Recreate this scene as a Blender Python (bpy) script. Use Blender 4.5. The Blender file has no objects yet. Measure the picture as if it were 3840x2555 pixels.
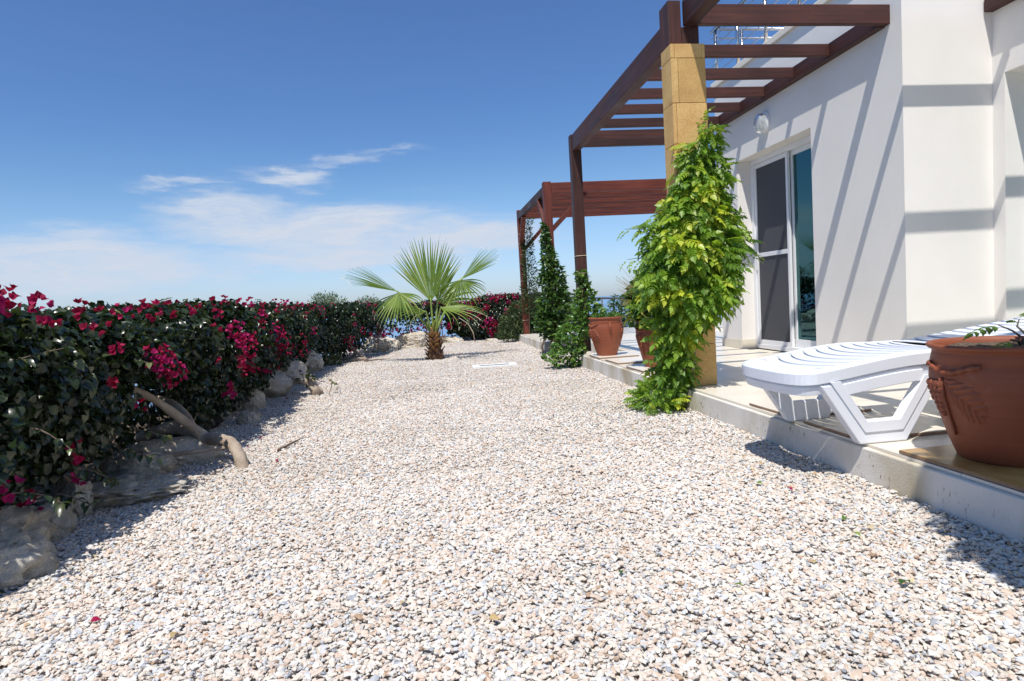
import bpy, bmesh, math, random
import numpy as np
from mathutils import Vector, Matrix, noise
random.seed(7)
rng = np.random.default_rng(7)
scene = bpy.context.scene
COL = scene.collection
PI = math.pi

# ------------------------------------------------------------------ camera
EYE = 0.87
cam_d = bpy.data.cameras.new('camera')
cam = bpy.data.objects.new('camera', cam_d)
COL.objects.link(cam)
cam_d.sensor_width = 36.0
cam_d.lens = 36.0 * 2319.27 / 3840.0
cam_d.clip_start = 0.05
cam_d.clip_end = 100000.0
yaw, pitch, roll = (math.radians(a) for a in (7.29095, 3.6838, -3.37349))
fwd = Vector((math.sin(yaw) * math.cos(pitch), math.cos(yaw) * math.cos(pitch), -math.sin(pitch)))
rt = Vector((math.cos(yaw), -math.sin(yaw), 0.0))
up = rt.cross(fwd)
r2 = rt * math.cos(roll) + up * math.sin(roll)
u2 = -rt * math.sin(roll) + up * math.cos(roll)
M = Matrix((r2, u2, -fwd)).transposed().to_4x4()
M.translation = Vector((0, 0, EYE))
cam.matrix_world = M
scene.camera = cam

# ------------------------------------------------------------------ light
LD = Vector((0.235, 0.458, -1.0)).normalized()            # the way sunlight travels
sun_d = bpy.data.lights.new('sun', 'SUN')
sun_d.energy = 3.85
sun_d.angle = math.radians(0.53)
sun_d.color = (1.0, 0.96, 0.89)
sun = bpy.data.objects.new('sun', sun_d)
COL.objects.link(sun)
sun.rotation_euler = LD.to_track_quat('-Z', 'Y').to_euler()
sun.location = (-3, -6, 14)
sv = scene.view_settings
sv.view_transform = 'Standard'
sv.look = 'None'
sv.exposure = 0.42
sv.gamma = 1.0
sv.use_curve_mapping = False

def world():
    w = bpy.data.worlds.new('World')
    scene.world = w
    w.use_nodes = True
    nt = w.node_tree
    N, L = nt.nodes, nt.links
    N.clear()
    out = N.new('ShaderNodeOutputWorld')
    bg = N.new('ShaderNodeBackground')
    bg.inputs[1].default_value = 0.122
    L.new(bg.outputs[0], out.inputs[0])
    sky = N.new('ShaderNodeTexSky')
    sky.sky_type = 'NISHITA'
    sky.sun_disc = False
    el = math.asin(-LD.z)
    az = math.atan2(-LD.x, -LD.y)
    sky.sun_elevation = el
    sky.sun_rotation = az
    sky.air_density = 1.0
    sky.dust_density = 0.6
    sky.ozone_density = 1.6
    sky.altitude = 60
    tc = N.new('ShaderNodeTexCoord')
    sep = N.new('ShaderNodeSeparateXYZ')
    L.new(tc.outputs['Generated'], sep.inputs[0])
    def m(op, a, b=None, c=None):
        n = N.new('ShaderNodeMath'); n.operation = op
        for i, v in enumerate((a, b, c)):
            if v is None: continue
            if isinstance(v, (int, float)): n.inputs[i].default_value = v
            else: L.new(v, n.inputs[i])
        return n.outputs[0]
    X, Y, Z = sep.outputs
    azn = m('ARCTAN2', X, Y)                 # radians
    eln = m('ARCSINE', Z)
    # flat coordinates on the cloud sheet
    cmb = N.new('ShaderNodeCombineXYZ')
    L.new(m('MULTIPLY', azn, 1.0), cmb.inputs[0])
    L.new(m('MULTIPLY', eln, 4.2), cmb.inputs[1])
    nz = N.new('ShaderNodeTexNoise'); nz.inputs['Scale'].default_value = 3.4
    nz.inputs['Detail'].default_value = 9; nz.inputs['Roughness'].default_value = 0.56
    nz.inputs['Distortion'].default_value = 0.9
    L.new(cmb.outputs[0], nz.inputs['Vector'])
    nz2 = N.new('ShaderNodeTexNoise'); nz2.inputs['Scale'].default_value = 9
    nz2.inputs['Detail'].default_value = 7; nz2.inputs['Roughness'].default_value = 0.6
    nz2.inputs['Distortion'].default_value = 0.6
    L.new(cmb.outputs[0], nz2.inputs['Vector'])
    D = math.radians
    wz = N.new('ShaderNodeTexNoise'); wz.inputs['Scale'].default_value = 4.2; wz.inputs['Detail'].default_value = 6; wz.inputs['Roughness'].default_value = .6
    L.new(cmb.outputs[0], wz.inputs['Vector'])
    ws = N.new('ShaderNodeSeparateColor'); L.new(wz.outputs['Color'], ws.inputs[0])
    azn = m('ADD', azn, m('MULTIPLY', m('SUBTRACT', ws.outputs[0], .5), D(17)))
    eln = m('ADD', eln, m('MULTIPLY', m('SUBTRACT', ws.outputs[1], .5), D(6)))
    # where the cirrus sheet lies: soft-edged patches of (azimuth, elevation, half-widths, weight)
    total = None
    for (a, e, ra, re, wgt) in ((-10, 7.4, 13.0, 2.7, 1.0), (-29, 4.8, 12.5, 2.7, 1.0), (3, 6.4, 10.0, 1.9, .95), (-8, 4.4, 16, 1.8, .85), (-16, 9.2, 6.5, 1.4, .85),
                                (-11.5, 11.9, 4.2, .9, .62), (-6.0, 12.7, 3.2, .6, .55), (-18.5, 11.2, 4.2, .5, .55), (-3, 13.4, 4, .4, .42), (0, 3.0, 9, .9, .5),
                                (-60, 6, 20, 3.0, .8), (70, 8, 24, 3.0, .5), (170, 9, 40, 4.0, .6)):
        da = m('DIVIDE', m('SUBTRACT', azn, D(a)), D(ra))
        de = m('DIVIDE', m('SUBTRACT', eln, D(e)), D(re))
        g = m('POWER', math.e, m('MULTIPLY', m('ADD', m('MULTIPLY', da, da), m('MULTIPLY', de, de)), -1.0))
        g = m('MULTIPLY', g, wgt)
        total = g if total is None else m('MAXIMUM', total, g)
    n1 = m('MULTIPLY_ADD', nz.outputs['Fac'], 1.9, -.95)
    n2 = m('MULTIPLY_ADD', nz2.outputs['Fac'], 0.7, -0.35)
    dens = m('ADD', m('SUBTRACT', m('MULTIPLY', total, 1.75), 0.26), m('ADD', n1, n2))
    dens = m('MULTIPLY', dens, m('MINIMUM', m('MULTIPLY', total, 2.2), 1.0))
    mr = N.new('ShaderNodeMapRange'); mr.interpolation_type = 'SMOOTHSTEP'
    mr.inputs[1].default_value = -0.12; mr.inputs[2].default_value = 1.25
    mr.inputs[3].default_value = 0; mr.inputs[4].default_value = 1.0
    L.new(dens, mr.inputs[0])
    st = N.new('ShaderNodeCombineXYZ'); L.new(m('MULTIPLY', azn, 2.2), st.inputs[0]); L.new(m('MULTIPLY', eln, 15.0), st.inputs[1])
    nz3 = N.new('ShaderNodeTexNoise'); nz3.inputs['Scale'].default_value = 3.0; nz3.inputs['Detail'].default_value = 8; nz3.inputs['Roughness'].default_value = .62; nz3.inputs['Distortion'].default_value = 1.4
    L.new(st.outputs[0], nz3.inputs['Vector'])
    fac = m('MULTIPLY', mr.outputs[0], m('MINIMUM', m('MULTIPLY_ADD', nz3.outputs['Fac'], 1.5, .12), 1.0))
    # air tint: deep blue aloft, pale haze at the horizon
    tint = N.new('ShaderNodeValToRGB'); tint.color_ramp.interpolation = 'B_SPLINE'
    e_ = tint.color_ramp.elements; e_[0].position = 0.0; e_[0].color = (.575, .70, 1.02, 1); e_[1].position = .30; e_[1].color = (.38, .565, .82, 1)
    for p_, c_ in ((.05, (.595, .70, .97)), (.14, (.56, .70, .84)), (.22, (.42, .60, .80))):
        q_ = e_.new(p_); q_.color = (*c_, 1)
    L.new(Z, tint.inputs[0])
    mul = N.new('ShaderNodeMix'); mul.data_type = 'RGBA'; mul.blend_type = 'MULTIPLY'
    mul.inputs[0].default_value = 1
    L.new(sky.outputs[0], mul.inputs[6]); L.new(tint.outputs[0], mul.inputs[7])
    cl = N.new('ShaderNodeMix'); cl.data_type = 'RGBA'
    L.new(fac, cl.inputs[0]); L.new(mul.outputs[2], cl.inputs[6])
    cl.inputs[7].default_value = (3.9, 4.3, 5.0, 1)
    L.new(cl.outputs[2], bg.inputs[0])
world()

# ------------------------------------------------------------------ materials
def nodes(name):
    m = bpy.data.materials.new(name); m.use_nodes = True
    nt = m.node_tree
    return m, nt, nt.nodes['Principled BSDF'], nt.nodes, nt.links
def tex(N, L, kind, scale, detail=3, rough=.55, coord='Object', stretch=None, **kw):
    tc = N.new('ShaderNodeTexCoord')
    src = tc.outputs[coord]
    if stretch:
        mp = N.new('ShaderNodeMapping'); mp.inputs['Scale'].default_value = stretch
        L.new(src, mp.inputs[0]); src = mp.outputs[0]
    n = N.new(kind)
    n.inputs['Scale'].default_value = scale
    if kind == 'ShaderNodeTexNoise':
        n.inputs['Detail'].default_value = detail; n.inputs['Roughness'].default_value = rough
        if 'dist' in kw: n.inputs['Distortion'].default_value = kw['dist']
    L.new(src, n.inputs['Vector'])
    return n
def ramp(N, L, src, stops, interp='LINEAR'):
    r = N.new('ShaderNodeValToRGB'); r.color_ramp.interpolation = interp
    e = r.color_ramp.elements
    while len(e) < len(stops): e.new(0.5)
    for i, (p, c) in enumerate(stops):
        e[i].position = p; e[i].color = (*c, 1) if len(c) == 3 else c
    L.new(src, r.inputs[0])
    return r
def mixc(N, L, fac, a, b, mode='MIX'):
    n = N.new('ShaderNodeMix'); n.data_type = 'RGBA'; n.blend_type = mode
    for i, v in ((0, fac), (6, a), (7, b)):
        if isinstance(v, (int, float)): n.inputs[i].default_value = v
        elif isinstance(v, tuple): n.inputs[i].default_value = (*v, 1)
        else: L.new(v, n.inputs[i])
    return n.outputs[2]
def bump(N, L, bs, src, strength, dist=0.01):
    b = N.new('ShaderNodeBump'); b.inputs['Strength'].default_value = strength
    b.inputs['Distance'].default_value = dist
    L.new(src, b.inputs['Height']); L.new(b.outputs[0], bs.inputs['Normal'])
    return b

def mat_simple(name, c1, c2=None, scale=6, rough=.6, bscale=None, bstr=.2, bdist=.004, spec=.5, metal=0, detail=4, stretch=None, coord='Object'):
    m, nt, bs, N, L = nodes(name)
    c2 = c2 or tuple(v * .85 for v in c1)
    n = tex(N, L, 'ShaderNodeTexNoise', scale, detail, stretch=stretch, coord=coord)
    r = ramp(N, L, n.outputs['Fac'], [(.32, c1), (.68, c2)])
    L.new(r.outputs[0], bs.inputs['Base Color'])
    bs.inputs['Roughness'].default_value = rough
    bs.inputs['Specular IOR Level'].default_value = spec
    bs.inputs['Metallic'].default_value = metal
    if bscale:
        nb = tex(N, L, 'ShaderNodeTexNoise', bscale, 3, stretch=stretch, coord=coord)
        bump(N, L, bs, nb.outputs['Fac'], bstr, bdist)
    return m

def mat_leaf(name, stops, rough=.42, transl=.3, spec=.5, tr_gain=1.5):
    """leaf colour from a per-leaf value stored on the mesh"""
    m, nt, bs, N, L = nodes(name)
    at = N.new('ShaderNodeAttribute'); at.attribute_name = 'tint'
    r = ramp(N, L, at.outputs['Fac'], stops)
    nz = tex(N, L, 'ShaderNodeTexNoise', 22, 2)
    c = mixc(N, L, .22, r.outputs[0], nz.outputs['Color'], 'OVERLAY')
    L.new(c, bs.inputs['Base Color'])
    bs.inputs['Roughness'].default_value = rough
    bs.inputs['Specular IOR Level'].default_value = spec
    tr = N.new('ShaderNodeBsdfTranslucent')
    g = mixc(N, L, 1.0, c, (tr_gain, tr_gain * 1.05, tr_gain * .55), 'MULTIPLY')
    L.new(g, tr.inputs[0])
    mx = N.new('ShaderNodeMixShader'); mx.inputs[0].default_value = transl
    L.new(bs.outputs[0], mx.inputs[1]); L.new(tr.outputs[0], mx.inputs[2])
    L.new(mx.outputs[0], N['Material Output'].inputs[0])
    return m

def mat_wood(name, c1, c2, c3):
    m, nt, bs, N, L = nodes(name)
    tc = N.new('ShaderNodeTexCoord')
    # boards know their own length: the long axis is stored per face as 'ax' (0 x, 1 y, 2 z)
    at = N.new('ShaderNodeAttribute'); at.attribute_name = 'grain'
    mp = N.new('ShaderNodeVectorMath'); mp.operation = 'MULTIPLY'
    L.new(tc.outputs['Object'], mp.inputs[0]); L.new(at.outputs['Vector'], mp.inputs[1])
    n = N.new('ShaderNodeTexNoise'); n.inputs['Scale'].default_value = 1.0; n.inputs['Detail'].default_value = 6
    n.inputs['Roughness'].default_value = .6; n.inputs['Distortion'].default_value = .25
    L.new(mp.outputs[0], n.inputs['Vector'])
    n2 = N.new('ShaderNodeTexNoise'); n2.inputs['Scale'].default_value = 2.3; n2.inputs['Detail'].default_value = 2
    L.new(tc.outputs['Object'], n2.inputs['Vector'])
    r = ramp(N, L, n.outputs['Fac'], [(.30, c1), (.52, c2), (.72, c3)])
    c = mixc(N, L, .38, r.outputs[0], n2.outputs['Fac'], 'OVERLAY')
    oi = N.new('ShaderNodeObjectInfo'); orr = ramp(N, L, oi.outputs['Random'], [(0, (.72, .76, .80)), (1, (1.3, 1.2, 1.12))])
    c = mixc(N, L, 1.0, c, orr.outputs[0], 'MULTIPLY')
    L.new(c, bs.inputs['Base Color'])
    rr = ramp(N, L, n2.outputs['Fac'], [(.3, (.5,) * 3), (.7, (.72,) * 3)])
    L.new(rr.outputs[0], bs.inputs['Roughness'])
    bs.inputs['Specular IOR Level'].default_value = .4
    bump(N, L, bs, n.outputs['Fac'], .25, .003)
    return m

WOOD = mat_wood('stained_wood', (.030, .013, .011), (.055, .020, .016), (.085, .031, .022))
WOODF = mat_wood('stained_wood_red', (.055, .013, .009), (.115, .026, .015), (.165, .040, .022))
PLASTER = mat_simple('plaster', (.83, .795, .75), (.785, .75, .70), 1.6, .85, 150, .5, .0025, .25, detail=8)
PLASTER2 = mat_simple('plaster_cream', (.78, .71, .60), (.74, .67, .56), 2.2, .85, 150, .4, .002, .25)
SKIRT = mat_simple('skirting_stone', (.72, .66, .54), (.66, .60, .49), 5, .4, 60, .1, .001)
STEEL = mat_simple('steel', (.62, .63, .64), (.52, .53, .55), 8, .22, None, metal=1)
RAILP = mat_simple('grey_paint', (.10, .095, .10), (.07, .07, .08), 9, .5)
ALU = mat_simple('white_aluminium', (.80, .80, .80), (.76, .76, .77), 6, .35)
WHITEP = mat_simple('white_plastic', (.80, .83, .88), (.77, .80, .86), 3, .33, 90, .04, .001)
WIRE = mat_simple('tie_wire', (.75, .62, .45), None, 8, .5)
SOIL = mat_simple('soil', (.055, .035, .022), (.16, .11, .075), 60, .95, 90, 1.0, .01)
GRATE = mat_simple('grate_metal', (.07, .08, .09), (.12, .13, .14), 40, .55)
DRAINW = mat_simple('drain_frame_concrete', (.78, .77, .74), (.7, .69, .66), 12, .7, 80, .2, .002)
BARK = mat_simple('bark', (.30, .23, .17), (.17, .125, .09), 14, .9, 60, .8, .006, stretch=(1, 1, .5))
BARKP = mat_simple('pale_bark', (.46, .38, .30), (.27, .20, .145), 9, .9, 45, .9, .008)
TWIG = mat_simple('twig', (.10, .07, .05), (.18, .14, .11), 14, .9)
TILE = mat_simple('cream_tile', (.76, .70, .60), (.70, .635, .53), 2.0, .30, 3.0, .02, .001, .4)
TILE2 = mat_simple('wet_ochre_tile', (.50, .33, .12), (.33, .17, .045), 7, .2)
TILEB = mat_simple('tile_body', (.30, .19, .12), (.24, .15, .09), 20, .8)
GROUT = mat_simple('grout', (.50, .46, .40), (.42, .38, .33), 14, .9)

def mat_concrete():
    m, nt, bs, N, L = nodes('white_washed_concrete')
    n = tex(N, L, 'ShaderNodeTexNoise', 3.2, 6, .6)
    base = ramp(N, L, n.outputs['Fac'], [(.3, (.68, .635, .56)), (.7, (.77, .735, .67))])
    s = tex(N, L, 'ShaderNodeTexNoise', 2.6, 3, .5, stretch=(1, 1, .45))
    sr = ramp(N, L, s.outputs['Fac'], [(.47, (0, 0, 0)), (.68, (1, 1, 1))])
    c = mixc(N, L, sr.outputs[0], base.outputs[0], (.47, .40, .27))
    k = tex(N, L, 'ShaderNodeTexNoise', 75, 4, .7, stretch=(1, 1, .35))
    kr = ramp(N, L, k.outputs['Fac'], [(.60, (0, 0, 0)), (.66, (1, 1, 1))])
    k2 = tex(N, L, 'ShaderNodeTexNoise', 4.2, 2)
    k2r = ramp(N, L, k2.outputs['Fac'], [(.46, (0, 0, 0)), (.58, (1, 1, 1))])
    kk = mixc(N, L, 1.0, kr.outputs[0], k2r.outputs[0], 'MULTIPLY')
    c = mixc(N, L, kk, c, (.16, .10, .06))
    L.new(c, bs.inputs['Base Color'])
    bs.inputs['Roughness'].default_value = .85
    b = tex(N, L, 'ShaderNodeTexNoise', 110, 4)
    bump(N, L, bs, b.outputs['Fac'], .6, .004)
    return m
CONC = mat_concrete()

def mat_sandstone(name, g):
    m, nt, bs, N, L = nodes(name)
    n = tex(N, L, 'ShaderNodeTexNoise', 120, 5, .75)
    r = ramp(N, L, n.outputs['Fac'], [(.28, (.30 * g, .16 * g, .05 * g)), (.45, (.56 * g, .345 * g, .13 * g)), (.62, (.63 * g, .41 * g, .17 * g)), (.8, (.78 * g, .58 * g, .32 * g))])
    n2 = tex(N, L, 'ShaderNodeTexNoise', 7, 3)
    c = mixc(N, L, .4, r.outputs[0], n2.outputs['Fac'], 'OVERLAY')
    oi = N.new('ShaderNodeObjectInfo'); orr = ramp(N, L, oi.outputs['Random'], [(0, (.90, .88, .86)), (1, (1.10, 1.12, 1.18))])
    c = mixc(N, L, 1.0, c, orr.outputs[0], 'MULTIPLY')
    L.new(c, bs.inputs['Base Color'])
    bs.inputs['Roughness'].default_value = .95
    bs.inputs['Specular IOR Level'].default_value = .15
    bump(N, L, bs, n.outputs['Fac'], .9, .004)
    return m
STONES = [mat_sandstone('sandstone', 1.0), mat_sandstone('sandstone_pale', 1.12), mat_sandstone('sandstone_dark', .9)]

def mat_terracotta():
    m, nt, bs, N, L = nodes('terracotta')
    n = tex(N, L, 'ShaderNodeTexNoise', 4, 4)
    r = ramp(N, L, n.outputs['Fac'], [(.3, (.225, .056, .024)), (.7, (.29, .082, .034))])
    t = tex(N, L, 'ShaderNodeTexNoise', 1, 4, .6, stretch=(1.5, 1.5, 95))
    c = mixc(N, L, .22, r.outputs[0], t.outputs['Fac'], 'OVERLAY')
    w = tex(N, L, 'ShaderNodeTexNoise', 9, 6, .7)
    wr = ramp(N, L, w.outputs['Fac'], [(.62, (0, 0, 0)), (.80, (.5, .5, .5))])
    c = mixc(N, L, wr.outputs[0], c, (.45, .25, .17))
    L.new(c, bs.inputs['Base Color'])
    bs.inputs['Roughness'].default_value = .62
    bump(N, L, bs, t.outputs['Fac'], .22, .003)
    return m
TERRA = mat_terracotta()

def mat_rock():
    m, nt, bs, N, L = nodes('limestone_rock')
    n = tex(N, L, 'ShaderNodeTexNoise', 5.5, 8, .65)
    r = ramp(N, L, n.outputs['Fac'], [(.28, (.36, .27, .18)), (.42, (.60, .51, .39)), (.56, (.74, .67, .56)), (.75, (.80, .76, .68))])
    v = tex(N, L, 'ShaderNodeTexNoise', 28, 6, .7)
    vr = ramp(N, L, v.outputs['Fac'], [(.30, (.30, .24, .18)), (.42, (1, 1, 1))])
    c = mixc(N, L, .75, r.outputs[0], vr.outputs[0], 'MULTIPLY')
    L.new(c, bs.inputs['Base Color'])
    bs.inputs['Roughness'].default_value = .95
    bs.inputs['Specular IOR Level'].default_value = .2
    bump(N, L, bs, v.outputs['Fac'], 1.0, .045)
    return m
ROCK = mat_rock()

def mat_gravel(name, bycoord=False):
    m, nt, bs, N, L = nodes(name)
    stops = [(0, (.635, .555, .48)), (.15, (.645, .62, .58)), (.30, (.615, .505, .425)), (.42, (.665, .595, .515)), (.54, (.56, .565, .58)),
             (.64, (.675, .645, .60)), (.76, (.59, .465, .375)), (.85, (.635, .59, .53)), (.935, (.46, .47, .495)), (.975, (.33, .345, .37)), (.986, (.41, .28, .19))]
    if bycoord:
        v = tex(N, L, 'ShaderNodeTexVoronoi', 48)
        sp = N.new('ShaderNodeSeparateColor'); L.new(v.outputs['Color'], sp.inputs[0])
        fac = sp.outputs[0]
    else:
        oi = N.new('ShaderNodeObjectInfo'); fac = oi.outputs['Random']
    r = ramp(N, L, fac, stops, 'CONSTANT')
    n = tex(N, L, 'ShaderNodeTexNoise', 45 if bycoord else 4.0, 3)
    c = mixc(N, L, .18, r.outputs[0], n.outputs['Fac'], 'OVERLAY')
    ge = N.new('ShaderNodeNewGeometry')                            # dust and fines lie in patches
    pn = N.new('ShaderNodeTexNoise'); pn.inputs['Scale'].default_value = 1.3; pn.inputs['Detail'].default_value = 5
    L.new(ge.outputs['Position'], pn.inputs['Vector'])
    pr = ramp(N, L, pn.outputs['Fac'], [(.35, (.92, .91, .89)), (.62, (1.03, 1.03, 1.03))])
    c = mixc(N, L, 1.0, c, pr.outputs[0], 'MULTIPLY')
    L.new(c, bs.inputs['Base Color'])
    bs.inputs['Roughness'].default_value = .8
    bs.inputs['Specular IOR Level'].default_value = .25
    if bycoord:
        bump(N, L, bs, v.outputs['Distance'], .9, -.02)
    return m
GRAVEL = mat_gravel('gravel_stone')
GRAVELBED = mat_gravel('gravel_bed', True)
EARTH = mat_simple('hillside_earth', (.30, .24, .16), (.12, .13, .06), .5, .95, 12, .6, .05)

def mat_sea():
    m, nt, bs, N, L = nodes('sea_water')
    n = tex(N, L, 'ShaderNodeTexNoise', .0016, 5)
    r = ramp(N, L, n.outputs['Fac'], [(.35, (.17, .29, .43)), (.7, (.20, .32, .47))])
    L.new(r.outputs[0], bs.inputs['Base Color'])
    bs.inputs['Roughness'].default_value = .5
    bs.inputs['IOR'].default_value = 1.33
    return m
SEA = mat_sea()

def mat_glass_teal():
    m, nt, bs, N, L = nodes('teal_glass')
    bs.inputs['Base Color'].default_value = (.25, .62, .66, 1)
    bs.inputs['Roughness'].default_value = .02
    bs.inputs['IOR'].default_value = 1.75
    bs.inputs['Specular IOR Level'].default_value = .9
    tr = N.new('ShaderNodeBsdfTransparent'); tr.inputs[0].default_value = (.35, .78, .80, 1)
    gl = N.new('ShaderNodeBsdfGlossy'); gl.inputs[0].default_value = (.42, .86, .90, 1); gl.inputs['Roughness'].default_value = .015
    fr = N.new('ShaderNodeFresnel'); fr.inputs[0].default_value = 2.2
    mx = N.new('ShaderNodeMixShader')
    L.new(fr.outputs[0], mx.inputs[0]); L.new(tr.outputs[0], mx.inputs[1]); L.new(gl.outputs[0], mx.inputs[2])
    L.new(mx.outputs[0], N['Material Output'].inputs[0])
    return m
GLASS = mat_glass_teal()
def mat_screen():
    m, nt, bs, N, L = nodes('insect_mesh')
    bs.inputs['Base Color'].default_value = (.085, .087, .098, 1)
    bs.inputs['Roughness'].default_value = .75
    tr = N.new('ShaderNodeBsdfTransparent')
    mx = N.new('ShaderNodeMixShader'); mx.inputs[0].default_value = .22
    L.new(bs.outputs[0], mx.inputs[1]); L.new(tr.outputs[0], mx.inputs[2])
    L.new(mx.outputs[0], N['Material Output'].inputs[0])
    return m
SCREEN = mat_screen()
CURTAIN = mat_simple('teal_curtain', (.16, .48, .50), (.12, .40, .43), 4, .9)
ROOM = mat_simple('room_inside', (.22, .21, .20), None, 3, .9)
def mat_lampglass():
    m, nt, bs, N, L = nodes('ribbed_clear_glass')
    bs.inputs['Base Color'].default_value = (.93, .95, .90, 1)
    bs.inputs['Roughness'].default_value = .12
    bs.inputs['Transmission Weight'].default_value = .75
    bs.inputs['IOR'].default_value = 1.35
    v = tex(N, L, 'ShaderNodeTexVoronoi', 42)
    bump(N, L, bs, v.outputs['Distance'], .5, .006)
    return m
LAMPG = mat_lampglass()

L_BOUG = mat_leaf('bougainvillea_leaf', [(0, (.011, .020, .008)), (.45, (.022, .038, .014)), (.8, (.060, .080, .030)), (1, (.19, .19, .08))], .30, .20, .55, 1.5)
L_BRACT = mat_leaf('bougainvillea_bract', [(0, (.20, .006, .032)), (.6, (.38, .011, .075)), (1, (.44, .018, .17))], .6, .35, .2, 1.2)
L_VINE = mat_leaf('trumpet_vine_leaf', [(0, (.075, .155, .022)), (.4, (.155, .27, .034)), (.75, (.27, .38, .045)), (1, (.50, .53, .06))], .42, .40, .45, 1.7)
L_JAS = mat_leaf('jasmine_leaf', [(0, (.03, .07, .018)), (.6, (.065, .135, .03)), (1, (.14, .23, .05))], .33, .25, .5)
L_FINE = mat_leaf('fine_climber_leaf', [(0, (.03, .055, .02)), (.6, (.06, .095, .03)), (1, (.11, .14, .05))], .5, .25, .4)
L_HONEY = mat_leaf('honeysuckle_leaf', [(0, (.04, .10, .02)), (.6, (.09, .19, .035)), (1, (.22, .34, .06))], .33, .3, .5)
L_CREAM = mat_leaf('honeysuckle_flower', [(0, (.70, .62, .40)), (1, (.75, .50, .12))], .6, .3, .2, 1.0)
L_VARI = mat_leaf('variegated_leaf', [(0, (.03, .085, .02)), (.55, (.07, .16, .03)), (.8, (.30, .36, .06)), (1, (.55, .52, .16))], .3, .25, .5)
L_SILVER = mat_leaf('silvery_shrub_leaf', [(0, (.11, .15, .09)), (1, (.20, .24, .14))], .6, .3, .3)
L_PALM = mat_leaf('fan_palm_leaf', [(0, (.095, .165, .028)), (.55, (.20, .285, .05)), (1, (.40, .45, .14))], .34, .36, .5, 1.5)
L_THREAD = mat_leaf('dry_palm_tip', [(0, (.62, .55, .42)), (1, (.75, .70, .58))], .7, .3, .2, 1.0)
L_STRAW = mat_leaf('dry_straw', [(0, (.52, .38, .20)), (1, (.72, .60, .42))], .7, .3, .2, 1.0)
L_HUSK = mat_leaf('palm_husk', [(0, (.10, .055, .040)), (.45, (.30, .155, .065)), (.8, (.46, .27, .12)), (1, (.20, .24, .06))], .75, .15, .2, 1.1)
PETIOLE = mat_simple('palm_petiole', (.20, .30, .055), (.28, .34, .09), 6, .45, stretch=(1, 1, .2))
STEMG = mat_simple('green_stem', (.13, .11, .05), (.08, .09, .035), 9, .8)

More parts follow.
